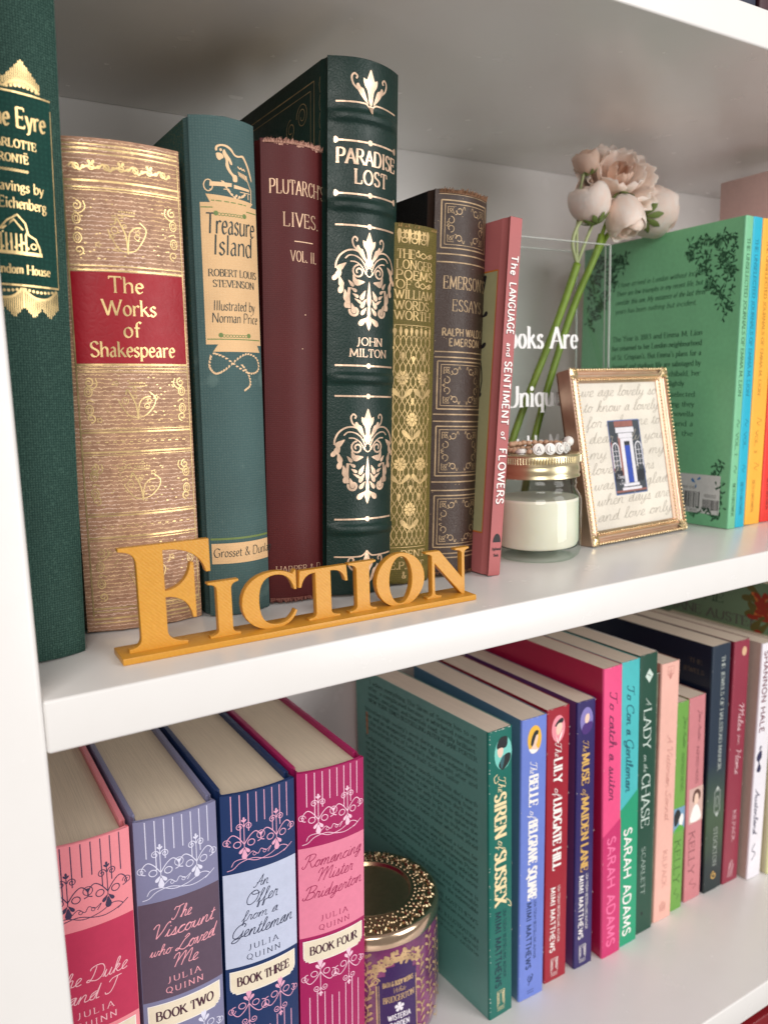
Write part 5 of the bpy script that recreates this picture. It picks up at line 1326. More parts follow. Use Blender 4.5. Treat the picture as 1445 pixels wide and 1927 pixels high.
# ------------------------------------------------------------------ four matching boxed-style hardcovers on the lower shelf
LZ = -H2
G_h = "matching striped hardcovers with filigree spines on the lower shelf"
PLQ = plain("cream_plaque", srgb(236, 224, 200), .5); PLK = plain("plaque_ink", srgb(70, 30, 50), .6)
def filigree(a, m, t, up):
    """hanging scrollwork; m = centre of a pendant, up = +1 hangs down from the top, -1 stands up from below"""
    u = up
    a.stroke([(m, t + 3.2 * u), (m, t - 11.6 * u)], .42)
    for s in (-1, 1):
        a.spiral(m + s * 2.5, t + .8 * u, 2.2, 180 if s > 0 else 0, 1.5, .42, -s * u, .8)
        a.cs([(m, t - 9.6 * u), (m + s * 3.2, t - 5.2 * u), (m + s * 6.4, t - 3.2 * u), (m + s * 9, t - 5.4 * u), (m + s * 9.6, t - 8.6 * u), (m + s * 7.6, t - 9.6 * u)], .5)
        a.ring(m + s * 3.9, t - 9.2 * u, 2.0, .46, 1.8)
        a.drop(m + s * .2, t - 11.4 * u, (-90 + s * 38) * u, 4.2, 1.9)
        a.drop(m, t + 3.2 * u, (90 + s * 36) * u, 2.2, .9)
    a.drop(m, t - 12.4 * u, -90 * u, 6.0, 3.2); a.drop(m, t + 3.4 * u, 90 * u, 3.0, 1.2)
def striped(label, x0, y, lean_mm, main, lab, orn, txt, lines, num, plq=True):
    w = .0440; h = .2420
    ln = math.asin(lean_mm / 242)
    MM = plain("case_" + label.split()[0], main, .42, bumps=.15, scale=900, var=.04)
    b = hardcover(label, (x0, y), (x0 + w, y), h, .150, .0030, (MM, MM), lean=ln, z=LZ, group=G_h, seed=int(x0 * 1e4) + 50, bt=.0030, page=paper_edge("tan_page_edges", srgb(236, 220, 196)))
    l = Art(b.surf, .00006); W = b.W; c = W / 2
    l.rect(.2, 138.4, W - .2, 195.2); l.build("title_panel", plain("panel_" + label.split()[0], lab, .5), b.root)
    o = Art(b.surf, .0001); lo = Art(b.surf, .0001)
    for i in range(8):
        x = 5.6 + i * 4.72
        o.stroke([(x, 241.4 - .5), (x, 220.5 - 3.4 * math.sin(i * 1.35) - (4 if i in (1, 5) else 0))], .5)
        lo.stroke([(x, 0.6), (x, 99 + 3.4 * math.sin(i * 1.35))], .5)
    for k, m in enumerate((c - 9.6, c + 9.6)):
        filigree(o, m, 221.2, 1); filigree(lo, m, 104.6, -1)
    for t, u, o_ in ((213.2, 1, o), (112.4, -1, lo)):
        o_.ring(c, t + 2 * u, 2.3, .36); o_.drop(c, t + 1.2 * u, 90 * u, 2.2, 2.2)
        o_.spiral(2.6, t + .6 * u, 2.3, 0, 1.4, .36, u); o_.spiral(W - 2.6, t + .6 * u, 2.3, 180, 1.4, .36, -u)
    # flourish above the panel
    o.cs([(2.6, 197.4), (6, 198.2), (10, 201.2), (17, 202.4), (24, 200.2), (30, 199.4), (37, 201), (41.5, 203.6)], .4)
    o.cs([(5, 199.6), (7, 202.6), (12, 203), (19, 200.6), (27, 201.6), (34, 204.4), (38.6, 202.2), (36, 200.2)], .4)
    o.cs([(14, 204.4), (17, 206.4), (20, 204.2), (22, 206.6), (25, 204.8), (28, 206.4), (26, 203.4)], .36); o.ring(18, 204.6, .9, .3); o.ring(24, 204.6, .9, .3)
    o.build("filigree_print", plain("filigree_" + label.split()[0], orn, .5), b.root); lo.build("filigree_print", plain("filigree_" + label.split()[0], orn, .5), b.root)
    t = Art(b.surf, .0001)
    for s, xa, xb, tt, cap, st in lines: t.text(s, xa, xb, tt, cap, st, k=6)
    t.text("JULIA", c - 9.0, c + 9.0, 147.4, 3.3, 'spaced'); t.text("QUINN", c - 10.2, c + 10.2, 141.4, 3.3, 'spaced')
    t.build("title_lettering", plain("lettering_" + label.split()[0], txt, .5), b.root)
    p = Art(b.surf, .00014)
    def plaque(A, g):
        for k in range(12):
            ya = 122 - g + (13.6 + 2 * g) * k / 12; yb = 122 - g + (13.6 + 2 * g) * (k + 1) / 12
            ins = 0 if ya > 126 else 3.4 * (1 - math.sqrt(max(0, 1 - ((126 - ya) / 4.2) ** 2)) if ya > 121.9 else 1)
            A.rect(2.6 - g + ins, ya, W - 2.6 + g - ins, yb)
    p2 = Art(b.surf, .00011); plaque(p2, .5); p2.build("plaque_border", plain("pale_line", srgb(250, 244, 240), .5), b.root)
    plaque(p, 0); p.build("number_plaque", PLQ, b.root)
    q = Art(b.surf, .0002); q.text(num, 6.2, W - 6.2, 126.6, 5.2, 'bold'); q.build("number_lettering", PLK, b.root)
    return b
striped("pink hardcover with a crimson panel, mostly hidden behind the bookcase's left stile", -.0080, .0700, 5.0, srgb(244, 146, 156), srgb(196, 50, 88), srgb(62, 52, 84), srgb(250, 196, 204),
    [("The Duke", 1.4, 38.6, 165.6, 7.8, 'script'), ("and I", 8.0, 33.0, 155.6, 7.8, 'script')], "BOOK ONE")
striped("lavender-grey hardcover with a mauve panel, second of the four striped hardcovers", .0380, .0700, 5.0, srgb(130, 130, 164), srgb(92, 74, 92), srgb(226, 226, 246), srgb(250, 172, 184),
    [("The", 16.6, 27, 183, 7, 'script'), ("Viscount", 6, 39.6, 174.4, 7.8, 'script'), ("who", 4.6, 15.4, 164.6, 6.0, 'script'), ("Loved", 18, 40, 164.4, 7.8, 'script'), ("Me", 15.6, 29.6, 155.4, 7.4, 'script')], "BOOK TWO")
striped("navy blue hardcover with a pale blue panel, third of the four striped hardcovers", .0829, .0700, 6.5, srgb(24, 50, 98), srgb(196, 204, 228), srgb(236, 172, 200), srgb(22, 30, 66),
    [("An", 17, 25.6, 184.4, 6.4, 'script'), ("Offer", 11.6, 31, 174.8, 7.6, 'script'), ("from a", 9.6, 31, 165.6, 6.0, 'script'), ("Gentleman", 3.4, 40.4, 156.2, 7.8, 'script')], "BOOK THREE")
striped("magenta hardcover with a light pink panel, right-hand end of the four striped hardcovers", .1280, .0700, 7.0, srgb(166, 26, 92), srgb(232, 134, 162), srgb(250, 206, 226), srgb(158, 34, 84),
    [("Romancing", 2.6, 41, 182.6, 7.8, 'script'), ("Mister", 10.6, 34.6, 172.8, 7.8, 'script'), ("Bridgerton", 2.6, 41.4, 162.6, 7.8, 'script')], "BOOK FOUR")

# ------------------------------------------------------------------ purple glass candle with embossed brass lid
cd = empty("glass_candle", "purple and gold glass candle with an embossed bronze lid on the lower shelf", "candle", (.219, .1425, LZ + .0002))
PG = NT("purple_glazed_print"); f1 = PG.noise(28, 6, rough=.65); f2 = PG.noise(90, 5)
PG.set(Base_Color=PG.mix(PG.ramp(f1, .38, .62), srgb(78, 26, 76), srgb(132, 52, 108)), Roughness=.2, Coat_Weight=.6, Coat_Roughness=.06)
PG.set(Normal=PG.bump(f2, .08, .0002))
CR = .0500
body = [(0, .0006), (.040, .0006), (.0445, .0022), (.0478, .0065), (.0492, .014), (CR, .024), (CR, .0880), (.0492, .0886), (.047, .0886), (.047, .02), (0, .018)]
lathe("glass_body", body, PG.m, cd, 96)
BZ = brass("bronze_lid", (.44, .33, .20), .2, False)
BZH = brass("bright_lid_band", (.92, .70, .50), .14, False)
lathe("lid_band", [(.0504, .0868), (.0512, .0870), (.0513, .0872), (.0513, .0945), (.0509, .0958), (.0500, .0966), (.0490, .0970)], BZH, cd, 96)
lathe("lid", [(.0490, .09695), (.0478, .0972), (.0335, .0992), (.0322, .0997), (.0312, .0994), (.0306, .0982), (.0300, .0972), (.027, .0968), (0, .0966)], BZ, cd, 96)
rnd = random.Random(5)
def embo(name, items):
    v = []; f = []
    for (x, y, z, an, L, Wd, Hh) in items:
        c_, s_ = math.cos(an), math.sin(an); k = len(v)
        ring_ = 8
        for lay, (sc, hh) in enumerate(((1, 0), (.72, .7), (.0, 1))):
            for q in range(ring_ if lay < 2 else 1):
                a0 = 2 * math.pi * q / ring_
                lx, ly = math.cos(a0) * L / 2 * sc, math.sin(a0) * Wd / 2 * sc
                v.append((x + lx * c_ - ly * s_, y + lx * s_ + ly * c_, z + hh * Hh))
        for q in range(ring_):
            q2 = (q + 1) % ring_
            f.append((k + q, k + q2, k + ring_ + q2, k + ring_ + q)); f.append((k + ring_ + q, k + ring_ + q2, k + 2 * ring_))
    o = pyobj(name, v, f, BZ, cd, True); o["kind"] = "stuff"; return o
it = []
def lz(r_): return .0972 + (.0478 - r_) / .0143 * .0020
for i in range(52):
    a0 = 2 * math.pi * i / 52
    it.append((.0345 * math.cos(a0), .0345 * math.sin(a0), lz(.0345) - .0003, a0, .0021, .0021, .0013))
for i in range(26):      # leaves, berries and small flowers in the ring
    a0 = 2 * math.pi * i / 26
    for da, rr, ta, L, Wd, Hh in ((-.05, .0455, .5, .0062, .0021, .0022), (.04, .0458, -.2, .0066, .0022, .0024), (.12, .0448, -.9, .0056, .0020, .0020), (.02, .0412, 1.3, .0052, .0020, .0018), (.1, .0398, .2, .0048, .0018, .0017), (-.06, .0405, -1.2, .0030, .0026, .0022), (.17, .0425, .8, .0026, .0024, .0022), (-.1, .0376, .2, .0024, .0022, .0018), (.06, .0372, 1.0, .0032, .0014, .0014)):
        aa = a0 + da + rnd.uniform(-.015, .015)
        it.append((rr * math.cos(aa), rr * math.sin(aa), lz(rr) - .0004, aa + ta + rnd.uniform(-.25, .25), L, Wd, Hh * rnd.uniform(.8, 1.25)))
embo("embossed_leaves", it)
def cyl(s, t):
    a0 = s * .001 / CR
    return (CR * math.cos(a0), CR * math.sin(a0), t * .001), (math.cos(a0), math.sin(a0), 0)
# angle facing the camera from the candle
a_c = math.atan2(-.32 - .1425, -.036 - .219)
s0 = a_c * CR * 1000
lp = Art(cyl, .00012); dpl = s0 + 19
lp.fill([(dpl - 15, 8), (dpl - 15, 66), (dpl - 11, 70), (dpl - 4, 74), (dpl + 4, 77), (dpl + 12, 73), (dpl + 15, 66), (dpl + 15, 8)]) if False else None
lp.rect(dpl - 15, 6, dpl + 15, 66); lp.rect(dpl - 9, 66, dpl + 12, 72); lp.rect(dpl - 2, 72, dpl + 9, 76)
lp.build("label", plain("indigo_label", srgb(56, 26, 88), .3), cd, "dark indigo label")
gp_ = Art(cyl, .0002); rnd = random.Random(22)
gp_.line(dpl - 15.4, 6, dpl - 15.4, 60, 1.0); gp_.line(dpl - 13.8, 6, dpl - 13.8, 60, .4); gp_.line(dpl + 14.6, 6, dpl + 14.6, 60, .8); gp_.spiral(dpl - 16, 63, 3, 0, 1.6, .9)
for i in range(26):
    t = i / 25; x = dpl - 17 + 34 * t; y = 66 + 11 * math.sin(math.pi * (.1 + t * .75))
    gp_.spiral(x, y, 2.4, rnd.uniform(0, 360), 1.1, .8, rnd.choice((-1, 1))); gp_.drop(x, y, rnd.uniform(0, 360), 5, 2.4)
    gp_.drop(x + 1, y + 3, rnd.uniform(20, 160), 4, 2)
for i in range(9):
    for k in range(5):
        x = dpl - 22 - i * 11 + rnd.uniform(-1, 1); y = 10 + k * 16 + (i % 2) * 8
        gp_.cs([(x, y - 6), (x + 1.5, y), (x - 1, y + 6), (x + 1, y + 10)], .8)
        for q in range(6): gp_.drop(x, y - 5 + q * 3, 90 + (50 if q % 2 else -50), 5.4, 2.2)
    for k in range(4):
        x = dpl + 19 + i * 10; y = 12 + k * 18 + (i % 2) * 9
        gp_.cs([(x, y - 6), (x + 1.5, y), (x - 1, y + 6)], .8)
        for q in range(5): gp_.drop(x, y - 5 + q * 3, 90 + (50 if q % 2 else -50), 5, 2)
gp_.text("BATH & BODY WORKS", dpl - 11, dpl + 12, 57.5, 3.6, 'sansb'); gp_.text("White", dpl - 4.5, dpl + 5.5, 52.0, 3.8, 'script'); gp_.text("BRIDGERTON", dpl - 11, dpl + 12.5, 45.6, 4.4, 'roman')
gp_.line(dpl - 8, 20.6, dpl - 2, 20.6, .4); gp_.line(dpl + 4, 20.6, dpl + 12, 20.6, .4); gp_.ring(dpl + 1, 21, 1, .4)
gp_.text("WITH ESSENTIAL OILS", dpl - 8, dpl + 10, 13.4, 2.4, 'sans'); gp_.text("14.5 OZ", dpl - 4, dpl + 6, 9.6, 2.2, 'sans')
gp_.build("gold_print", foil("gold_print_foil", (.80, .55, .30), .45, .4), cd)
wp = Art(cyl, .00024)
for q in range(5): wp.drop(dpl + .6, 40.5, 90 + q * 72, 3.6, 2.6)
wp.text("WISTERIA", dpl - 8, dpl + 9, 31.6, 4.0, 'sansb'); wp.text("GARDEN", dpl - 7, dpl + 8, 25.6, 4.0, 'sansb'); wp.line(dpl - 3.6, 17.4, dpl + 5.4, 17.4, .35)
wp.build("white_print", plain("white_print", srgb(236, 232, 240), .5), cd)

# ------------------------------------------------------------------ paperbacks on the lower shelf
G_r = "paperbacks in a row on the lower shelf"
def cover(name, c, rough=.35, var=.05): return plain(name, c, rough, var=var, scale=200)
def pback(label, bl, br, h, sp, lc, lean=0.0, d=.140, rc=None):
    b = paperback(label, bl, br, h, d, (sp, lc, rc or lc), lean=lean, z=LZ, group=G_r)
    q = Art(b.surf, .00016); r = random.Random(int(bl[0] * 1e4)); W = b.W; H = b.H
    for k in range(16):      # bare paper where the card has worn along its edges
        x = r.choice((.35, W - .35)) if k < 9 else .4 + r.random() * (W - .8)
        t = r.random() * H if k < 9 else (H - .25 if k < 14 else .3)
        q.dot(min(W - .3, max(.3, x)), t, .10 + .12 * r.random() if k < 9 else .3 + .5 * r.random(), .2 + .7 * r.random() if k < 9 else .14)
    q.build("worn_edge_flecks", plain("bare_paper", srgb(232, 222, 212), .7), b.root)["kind"] = "stuff"
    c_ = Art(b.surf, .00015)
    for k in range(2): c_.stroke([(W * r.uniform(.2, .8) + r.uniform(-.1, .1) * j, H * (.1 + .11 * j)) for j in range(1, 3)], .12)
    return b
def portrait(b, cx, cy, rx, ry, bgc, parts):
    q = Art(b.surf, .00012); q.fill(ell(cx, cy, rx, ry, 24)[:-1]); q.build("portrait_oval", bgc, b.root)
    for i, (mat, fn) in enumerate(parts):
        q = Art(b.surf, .00014 + i * .00002); fn(q); q.build("portrait_figure", mat, b.root)
SKIN = plain("print_skin", srgb(240, 206, 186), .5); DKI = plain("print_black", srgb(28, 34, 36), .5); NAVI = plain("navy_ink", srgb(28, 50, 92), .55); CRM = plain("print_cream", srgb(248, 226, 176), .5)
WI = plain("print_white", srgb(248, 244, 240), .5); GI = plain("print_gold", srgb(222, 178, 96), .45)
def colophon(b, cx, t0, t1, mat, house=True):
    q = Art(b.surf, .00012); w = 3.4
    if house:
        for g in (0, 1.1, 2.2): q.stroke([(cx - w + g * .8, t0 + 3 + g), (cx - w + g * .8, t1 - g), (cx + w - g * .8, t1 - g), (cx + w - g * .8, t0 + 3 + g)], .35)
        for g in (0, 1.2, 2.4): q.line(cx - w, t0 + g, cx + w, t0 + g, .3)
    else:
        q.spiral(cx, t1 - 3, 3, 90, 1.3, .5); q.cs([(cx - 2, t1 - 8), (cx, t1 - 4), (cx + 2.4, t1 - 1), (cx + 1, t1 + .6)], .6); q.line(cx - 3, t0 + 2, cx + 3.4, t0 + 2, .35); q.line(cx - 3, t0, cx + 3.4, t0, .35)
    q.build("publisher_mark", mat, b.root)
# teal, with back cover blurb
TLC = cover("teal_print", srgb(18, 108, 96)); TLK = cover("dusky_green_print", srgb(98, 156, 146), .32)
b = pback("teal green paperback with its back-cover blurb showing, right of the purple candle", (.2855, .0853), (.3077, .0865), .2230, TLC, TLK, .003, d=.172)
portrait(b, 13.4, 204.6, 8.2, 12.2, plain("aqua_oval", srgb(122, 208, 196), .5), [
    (DKI, lambda q: (q.blob([(7.5, 212), (8.2, 208.6), (16, 208.4), (17.6, 213), (16.6, 216.2), (11, 216.6)]), q.blob([(9, 196), (11, 200), (14, 202.6), (18, 203.6), (20.6, 202), (19.4, 197), (15, 193), (12, 192.4)]))),
    (SKIN, lambda q: q.blob([(8.4, 208.6), (8, 205.4), (9.4, 202.4), (11.6, 202.2), (13.2, 205), (13, 208.6)])),
    (plain("coat_teal", srgb(52, 100, 108), .5), lambda q: q.blob([(12, 193), (14, 198), (14.6, 202.4), (12.4, 202), (10.6, 198)]))])
a = Art(b.surf, .0001)
a.text("The", 188, 176.5, 8.6, 7.0, 'script', rot=1); a.text("SIREN", 175, 141.5, 5.6, 10.4, 'fat', rot=1); a.text("of", 139.6, 132.6, 8.4, 7, 'script', rot=1); a.text("SUSSEX", 130.4, 89, 5.6, 10.4, 'fat', rot=1)
a.cs([(8, 190), (5, 188), (6, 184), (9, 185)], .6); a.cs([(16, 92), (20, 88), (21, 84), (18, 86)], .6)
a.build("title_lettering", CRM, b.root)
a = Art(b.surf, .0001); a.text("MIMI MATTHEWS", 84, 23.5, 5.6, 5.6, 'sansb', rot=1); a.text("USA TODAY BESTSELLING AUTHOR", 84, 29, 13.2, 2.8, 'sans', rot=1); a.build("author_lettering", plain("deep_navy_ink", srgb(18, 50, 66), .55), b.root)
colophon(b, 10.8, 4.4, 20, CRM)
a = Art(b.side, .0001)
blurb = ['"I adore everything The Siren of Sussex has to on', "offer: a complicated heroine, a whirlwind romance,", "tender, evocative, and heartfelt read. Simply brilliant!|", "NEW YORK TIMES BESTSELLING AUTHOR JANE PORTER|", None,
 "Victorian high society's most daring equestrienne finds", "love and an unexpected ally in her fight for independence", "in the strong arms of London's most sought after and", "devastatingly handsome half-Indian tailor|", None,
 "Evelyn Maltravers understands exactly how little she's worth", "on the marriage mart. As an incurable bluestocking from a", "family tumbling swiftly toward ruin, she knows she'll never", "make a match in a ballroom. Her only hope is to distinguish", "herself by making the biggest splash in the one sphere she", "excels: on horseback. In haute couture. But to truly capture", "London's attention she'll need a habit-maker who's not afraid|", None,
 "Half-Indian tailor Ahmad Malik has always had a talent for", "making women beautiful, inching his way toward recognition", "by designing riding habits for Rotten Row's infamous Pretty", "Horsebreakers, but no one compares to Evelyn. Her unbridled", "spirit enchants him, awakening a depth of feeling he never|", None,
 "But pushing boundaries comes at a cost and not everyone is", "pleased to welcome Evelyn and Ahmad into fashionable", "society. With obstacles spanning between them, the indomitable|", None, "PRAISE FOR MIMI MATTHEWS", '"A quiet, compelling Victorian romance."|', None, "COVER DESIGN AND ILLUSTRATION", "A Berkley Romance original", "penguinrandomhouse online"]
tt = 213; y_r = 12
for i, s in enumerate(blurb):
    if s is None: tt -= 3.4; continue
    y_l = 158
    if i < 5: y_l = 152
    if i > 26: y_l = 110
    full = a.width(s.replace('|', ''), 'roman') * .36
    L = min(y_l - y_r, full * 1.5) if s.endswith('|') else y_l - y_r
    cap = 3.3 if i > 4 else 3.6
    a.text_side(s.replace('|', ''), y_l, y_l - L, tt, cap, 'roman'); tt -= 5.5
a.build("back_cover_blurb", plain("blurb_ink", srgb(16, 44, 42), .6), b.root)
a = Art(b.side, .00013); a.rect(154.6, 166, 156.6, 186); a.build("orange_initial_bar", plain("orange_print", srgb(206, 128, 70), .5), b.root)

wr = Art(b.surf, .00013); rnd = random.Random(3)
for k in range(26): wr.dot(.55 + rnd.random() * .5, rnd.random() * 222, .12 + .22 * rnd.random(), .1 + .35 * rnd.random())
for k in range(10): wr.dot(2 + rnd.random() * 18, 222.3 + rnd.random() * .4, .5, .15)
wr.build("worn_edge_flecks", WI, b.root)["kind"] = "stuff"
def mimi(label, bl, br, sp, lc, lean, h, oval, parts, title, tcol, acol, house=True, cx=11.6):
    b = pback(label, bl, br, h, sp, lc, lean)
    portrait(b, cx, 206.5, 6.6, 10.6, oval, parts)
    a = Art(b.surf, .0001)
    for s, t0, t1, cap, st, base in title: a.text(s, t0, t1, base, cap, st, rot=1)
    a.build("title_lettering", tcol, b.root)
    a = Art(b.surf, .0001); a.text("MIMI MATTHEWS", 79, 24.5, cx - 5.6, 4.8, 'sansb', rot=1); a.text("USA TODAY BESTSELLING AUTHOR", 79, 31, cx + 1.6, 2.4, 'sans', rot=1); a.build("author_lettering", acol, b.root)
    colophon(b, cx - 1, 4, 18.5, acol if not house else acol, house)
    return b
mimi("periwinkle blue paperback with a yellow portrait oval, second of the paperback row", (0.3144, 0.0869), (0.3384, 0.0869), cover("periwinkle_print", srgb(112, 134, 214)), cover("grey_blue_cover", srgb(84, 118, 146)), .014, .2230,
    plain("yellow_oval", srgb(236, 184, 62), .5), [(DKI, lambda q: q.blob([(8.4, 203), (9.6, 209), (12.6, 213), (15.6, 212), (14.4, 208.6), (11.6, 205.4), (10.6, 201.4)])), (SKIN, lambda q: q.blob([(7.6, 198.6), (10.6, 202.6), (12, 206), (13.6, 209.4), (15.2, 208.8), (14.6, 205), (13.4, 201.6), (15.4, 198.4), (12, 196.4)])), (WI, lambda q: q.blob([(6.6, 200), (9, 199.6), (14, 198.4), (16, 199), (13.4, 196.4), (9.4, 196.2)]))],
    [("The", 190, 181, 6.6, 'script', 8), ("BELLE", 179, 155, 8.2, 'fat', 7.6), ("of", 152, 146, 6, 'script', 8.4), ("BELGRAVE SQUARE", 143.5, 80.5, 8.2, 'fat', 7.6)], WI, NAVI, False, 12.0)
mimi("crimson paperback with a pink portrait oval, third of the paperback row", (0.3432, 0.0906), (0.3657, 0.0906), cover("crimson_print", srgb(160, 26, 46)), cover("crimson_cover", srgb(150, 24, 44)), .008, .2230,
    plain("pink_oval", srgb(240, 146, 160), .5), [(DKI, lambda q: q.blob([(7.4, 209), (10, 212.6), (14.4, 214.4), (16, 211.6), (12.6, 209.6)])), (SKIN, lambda q: q.blob([(8.6, 206), (10, 210), (13.8, 210.6), (14.8, 207), (12.4, 202.4), (9.6, 202)])), (WI, lambda q: q.fill([(8, 203), (11, 196), (13, 201.5), (15.4, 205), (14, 200), (10.6, 194.5)]))],
    [("The", 196, 185, 6.2, 'script', 8), ("LILY", 183, 164, 8.0, 'fat', 7.2), ("of", 160, 153.5, 6, 'script', 8), ("LUDGATE HILL", 151, 93, 8.0, 'fat', 7.2)], WI, WI, True, 11.0)
mimi("dark violet paperback with gold title, fourth of the paperback row before the tall pink one", (0.3737, 0.0896), (0.3930, 0.0896), cover("violet_navy_print", srgb(48, 38, 100)), cover("plum_cover", srgb(104, 62, 116)), .002, .2225,
    plain("lilac_oval", srgb(134, 124, 190), .5), [(plain("violet_dress", srgb(74, 40, 120), .5), lambda q: q.blob([(4.6, 200), (7, 204), (12, 205), (15.6, 204), (15, 199), (10, 195.6), (6, 196.6)])), (SKIN, lambda q: q.blob([(7.6, 207), (8.6, 211), (11.6, 211.6), (12.4, 208), (11, 204.8), (8.6, 204.6)]))],
    [("The", 191, 182, 5.8, 'script', 6.2), ("MUSE", 180, 154.5, 7.4, 'fat', 5.6), ("of", 151.6, 146, 5.6, 'script', 6.4), ("MAIDEN LANE", 144, 82, 7.4, 'fat', 5.6)], GI, WI, True, 9.6)
# two-tone paperbacks
def twotone(label, bl, br, top, bot, lc, lean, title, tink, aink, t_split):
    b = pback(label, bl, br, .2450, top, lc, lean, d=.150)
    W = b.W
    q = Art(b.surf, .00007); q.fill([(.15, .3), (W - .15, .3), (W - .15, t_split[1]), (.15, t_split[0])]); q.build("lower_colour_band", bot, b.root)
    a = Art(b.surf, .00012); a.text(title, 225, 136, 6.2, 8.0, 'scriptb', rot=1); a.build("title_lettering", tink, b.root)
    a = Art(b.surf, .00012); a.text("SARAH ADAMS", 104, 8.5, 5.2, 8.6, 'sansb', rot=1); a.build("author_lettering", aink, b.root)
twotone("tall hot pink paperback, fifth of the paperback row with its crimson side showing", (0.4006, 0.0859), (0.4205, 0.0859), cover("hot_pink_print", srgb(240, 84, 138)), cover("raspberry_print", srgb(206, 50, 112)), cover("crimson_side_cover", srgb(176, 24, 70)), -.012, "To catch a suitor", plain("plum_ink", srgb(120, 30, 80), .5), plain("rose_ink", srgb(246, 120, 168), .5), (106, 117))
twotone("tall aqua and green paperback with white lettering, right of the hot pink one", (0.4209, 0.0877), (0.4417, 0.0877), cover("aqua_print", srgb(76, 190, 194)), cover("emerald_print", srgb(34, 160, 118)), cover("aqua_cover", srgb(60, 160, 164)), -.009, "To Con a Gentleman", plain("petrol_ink", srgb(16, 96, 112), .5), WI, (121, 135))
b = pback("tall dark green paperback with a white diamond at the top of its spine", (0.4439, 0.0908), (0.4647, 0.0908), .2448, cover("forest_print", srgb(26, 74, 58)), cover("forest_cover", srgb(22, 60, 48)), -.005, d=.150, rc=WI)
a = Art(b.surf, .00012); W = b.W
a.fill([(11, 232.6), (15.6, 226.6), (11, 220.6), (6.4, 226.6)])
a.text("A", 208, 202, 8, 6, 'script', rot=1); a.text("LADY", 198.6, 164.6, 5.6, 8.4, 'roman', rot=1); a.text("on the", 160, 145, 6.6, 4.6, 'script', rot=1); a.text("CHASE", 143, 95.6, 5.0, 9.4, 'roman', rot=1)
a.text("SCARLETT", 78, 35, 6.4, 4.4, 'light', rot=1); a.build("title_lettering", plain("pale_mint_ink", srgb(206, 224, 214), .5), b.root)
a = Art(b.surf, .00014); a.cs([(9, 228), (11, 227), (13, 225.4)], .5); a.dot(8, 17.6, 1.1, 1.8); a.build("diamond_mark", DKI, b.root)
b = pback("very thin pamphlet-like paperback with a speckled spine, between the dark green and blush ones", (0.4651, 0.0931), (0.4684, 0.0931), .2250, plain("speckled_print", srgb(92, 100, 82), .5, var=.5, scale=160), cover("pale_cover", srgb(224, 222, 224)), .0, d=.140)
b = pback("blush pink paperback with faint script, right of the dark green one with the diamond", (0.4692, 0.0926), (0.4909, 0.0926), .2312, cover("blush_print", srgb(240, 186, 172)), cover("brown_pink_cover", srgb(150, 100, 86)), .009)
a = Art(b.surf, .00012)
a.text("A Victorian Sonnet", 168, 92, 9.6, 6.4, 'script', rot=1); a.text("KILPACK", 64, 30, 9, 5.2, 'light', rot=1)
for k in range(5): a.stroke([(7 + k * 1.6, 227 - abs(k - 2) * 2.6), (10.4, 217)], .35)
a.frame(7, 221, 14, 228, .3)
for k in range(4): a.stroke([(8 + k * 1.8, 8), (7 + k * 2.2, 18 - abs(k - 1.5) * 2)], .6)
a.build("title_lettering", plain("dusty_rose_ink", srgb(196, 132, 122), .5), b.root)
def kelly(label, bl, br, h, sp, lc, lean, ink, pics):
    b = pback(label, bl, br, h, sp, lc, lean, d=.120)
    W = b.W
    a = Art(b.surf, .00012); a.text("Jane Austen", 178, 150, W * .58, 4.4, 'script', rot=1); a.text("INSPIRED NOVEL", 146, 110, W * .5, 3.4, 'ital', rot=1); a.text("KELLY", 66, 25, W * .2, 7.6, 'light', rot=1); a.cs([(W * .5, 20), (W * .3, 16), (W * .7, 13), (W * .5, 10)], .4)
    a.build("title_lettering", ink, b.root)
    for mat, fn in pics:
        q = Art(b.surf, .00011 + .00002 * pics.index((mat, fn))); fn(q); q.build("spine_picture", mat, b.root)
kelly("small bright green paperback, between the blush one and the small dusty pink one", (0.4928, 0.0948), (0.5078, 0.0948), .1918, cover("grass_green_print", srgb(112, 166, 74)), cover("green_side", srgb(84, 130, 60)), .010, plain("moss_ink", srgb(54, 92, 40), .5),
    [(plain("print_sky", srgb(120, 160, 190), .5), lambda q: q.rect(.3, 74, 14.6, 96)), (DKI, lambda q: q.blob([(1, 90), (5, 95), (9, 90), (6, 82), (2, 80)])), (WI, lambda q: q.blob([(7, 84), (11, 90), (13, 84), (10, 77)])), (plain("print_leaf", srgb(92, 170, 60), .5), lambda q: q.blob([(1, 75), (8, 80), (14, 76), (13, 74.2), (2, 74.2)]))])
kelly("small dusty pink paperback with a portrait on its spine, right of the small green one", (0.5135, 0.0965), (0.5352, 0.0965), .1913, cover("dusty_pink_print", srgb(206, 130, 136)), cover("brown_rose_cover", srgb(150, 92, 88)), -.008, plain("wine_ink", srgb(120, 60, 70), .5),
    [(plain("portrait_ground", srgb(214, 178, 168), .5), lambda q: q.rect(3, 74, 21.4, 107)), (plain("portrait_hair", srgb(96, 62, 52), .5), lambda q: q.blob([(8, 94), (9, 103), (14, 105), (18, 101), (17, 95)])), (SKIN, lambda q: q.blob([(10, 92), (10.6, 100), (14, 101), (15.6, 96), (14, 91)])), (WI, lambda q: q.blob([(5, 76), (8, 88), (13, 91), (17, 86), (19, 76)]))])
JW = NT("navy_to_green_print"); g = JW.n("SeparateXYZ"); JW.l(JW.tc.outputs["Object"], g.inputs[0])
zz = JW.math('ADD', g.outputs[2], JW.math('MULTIPLY', JW.noise(25, 4), .05))
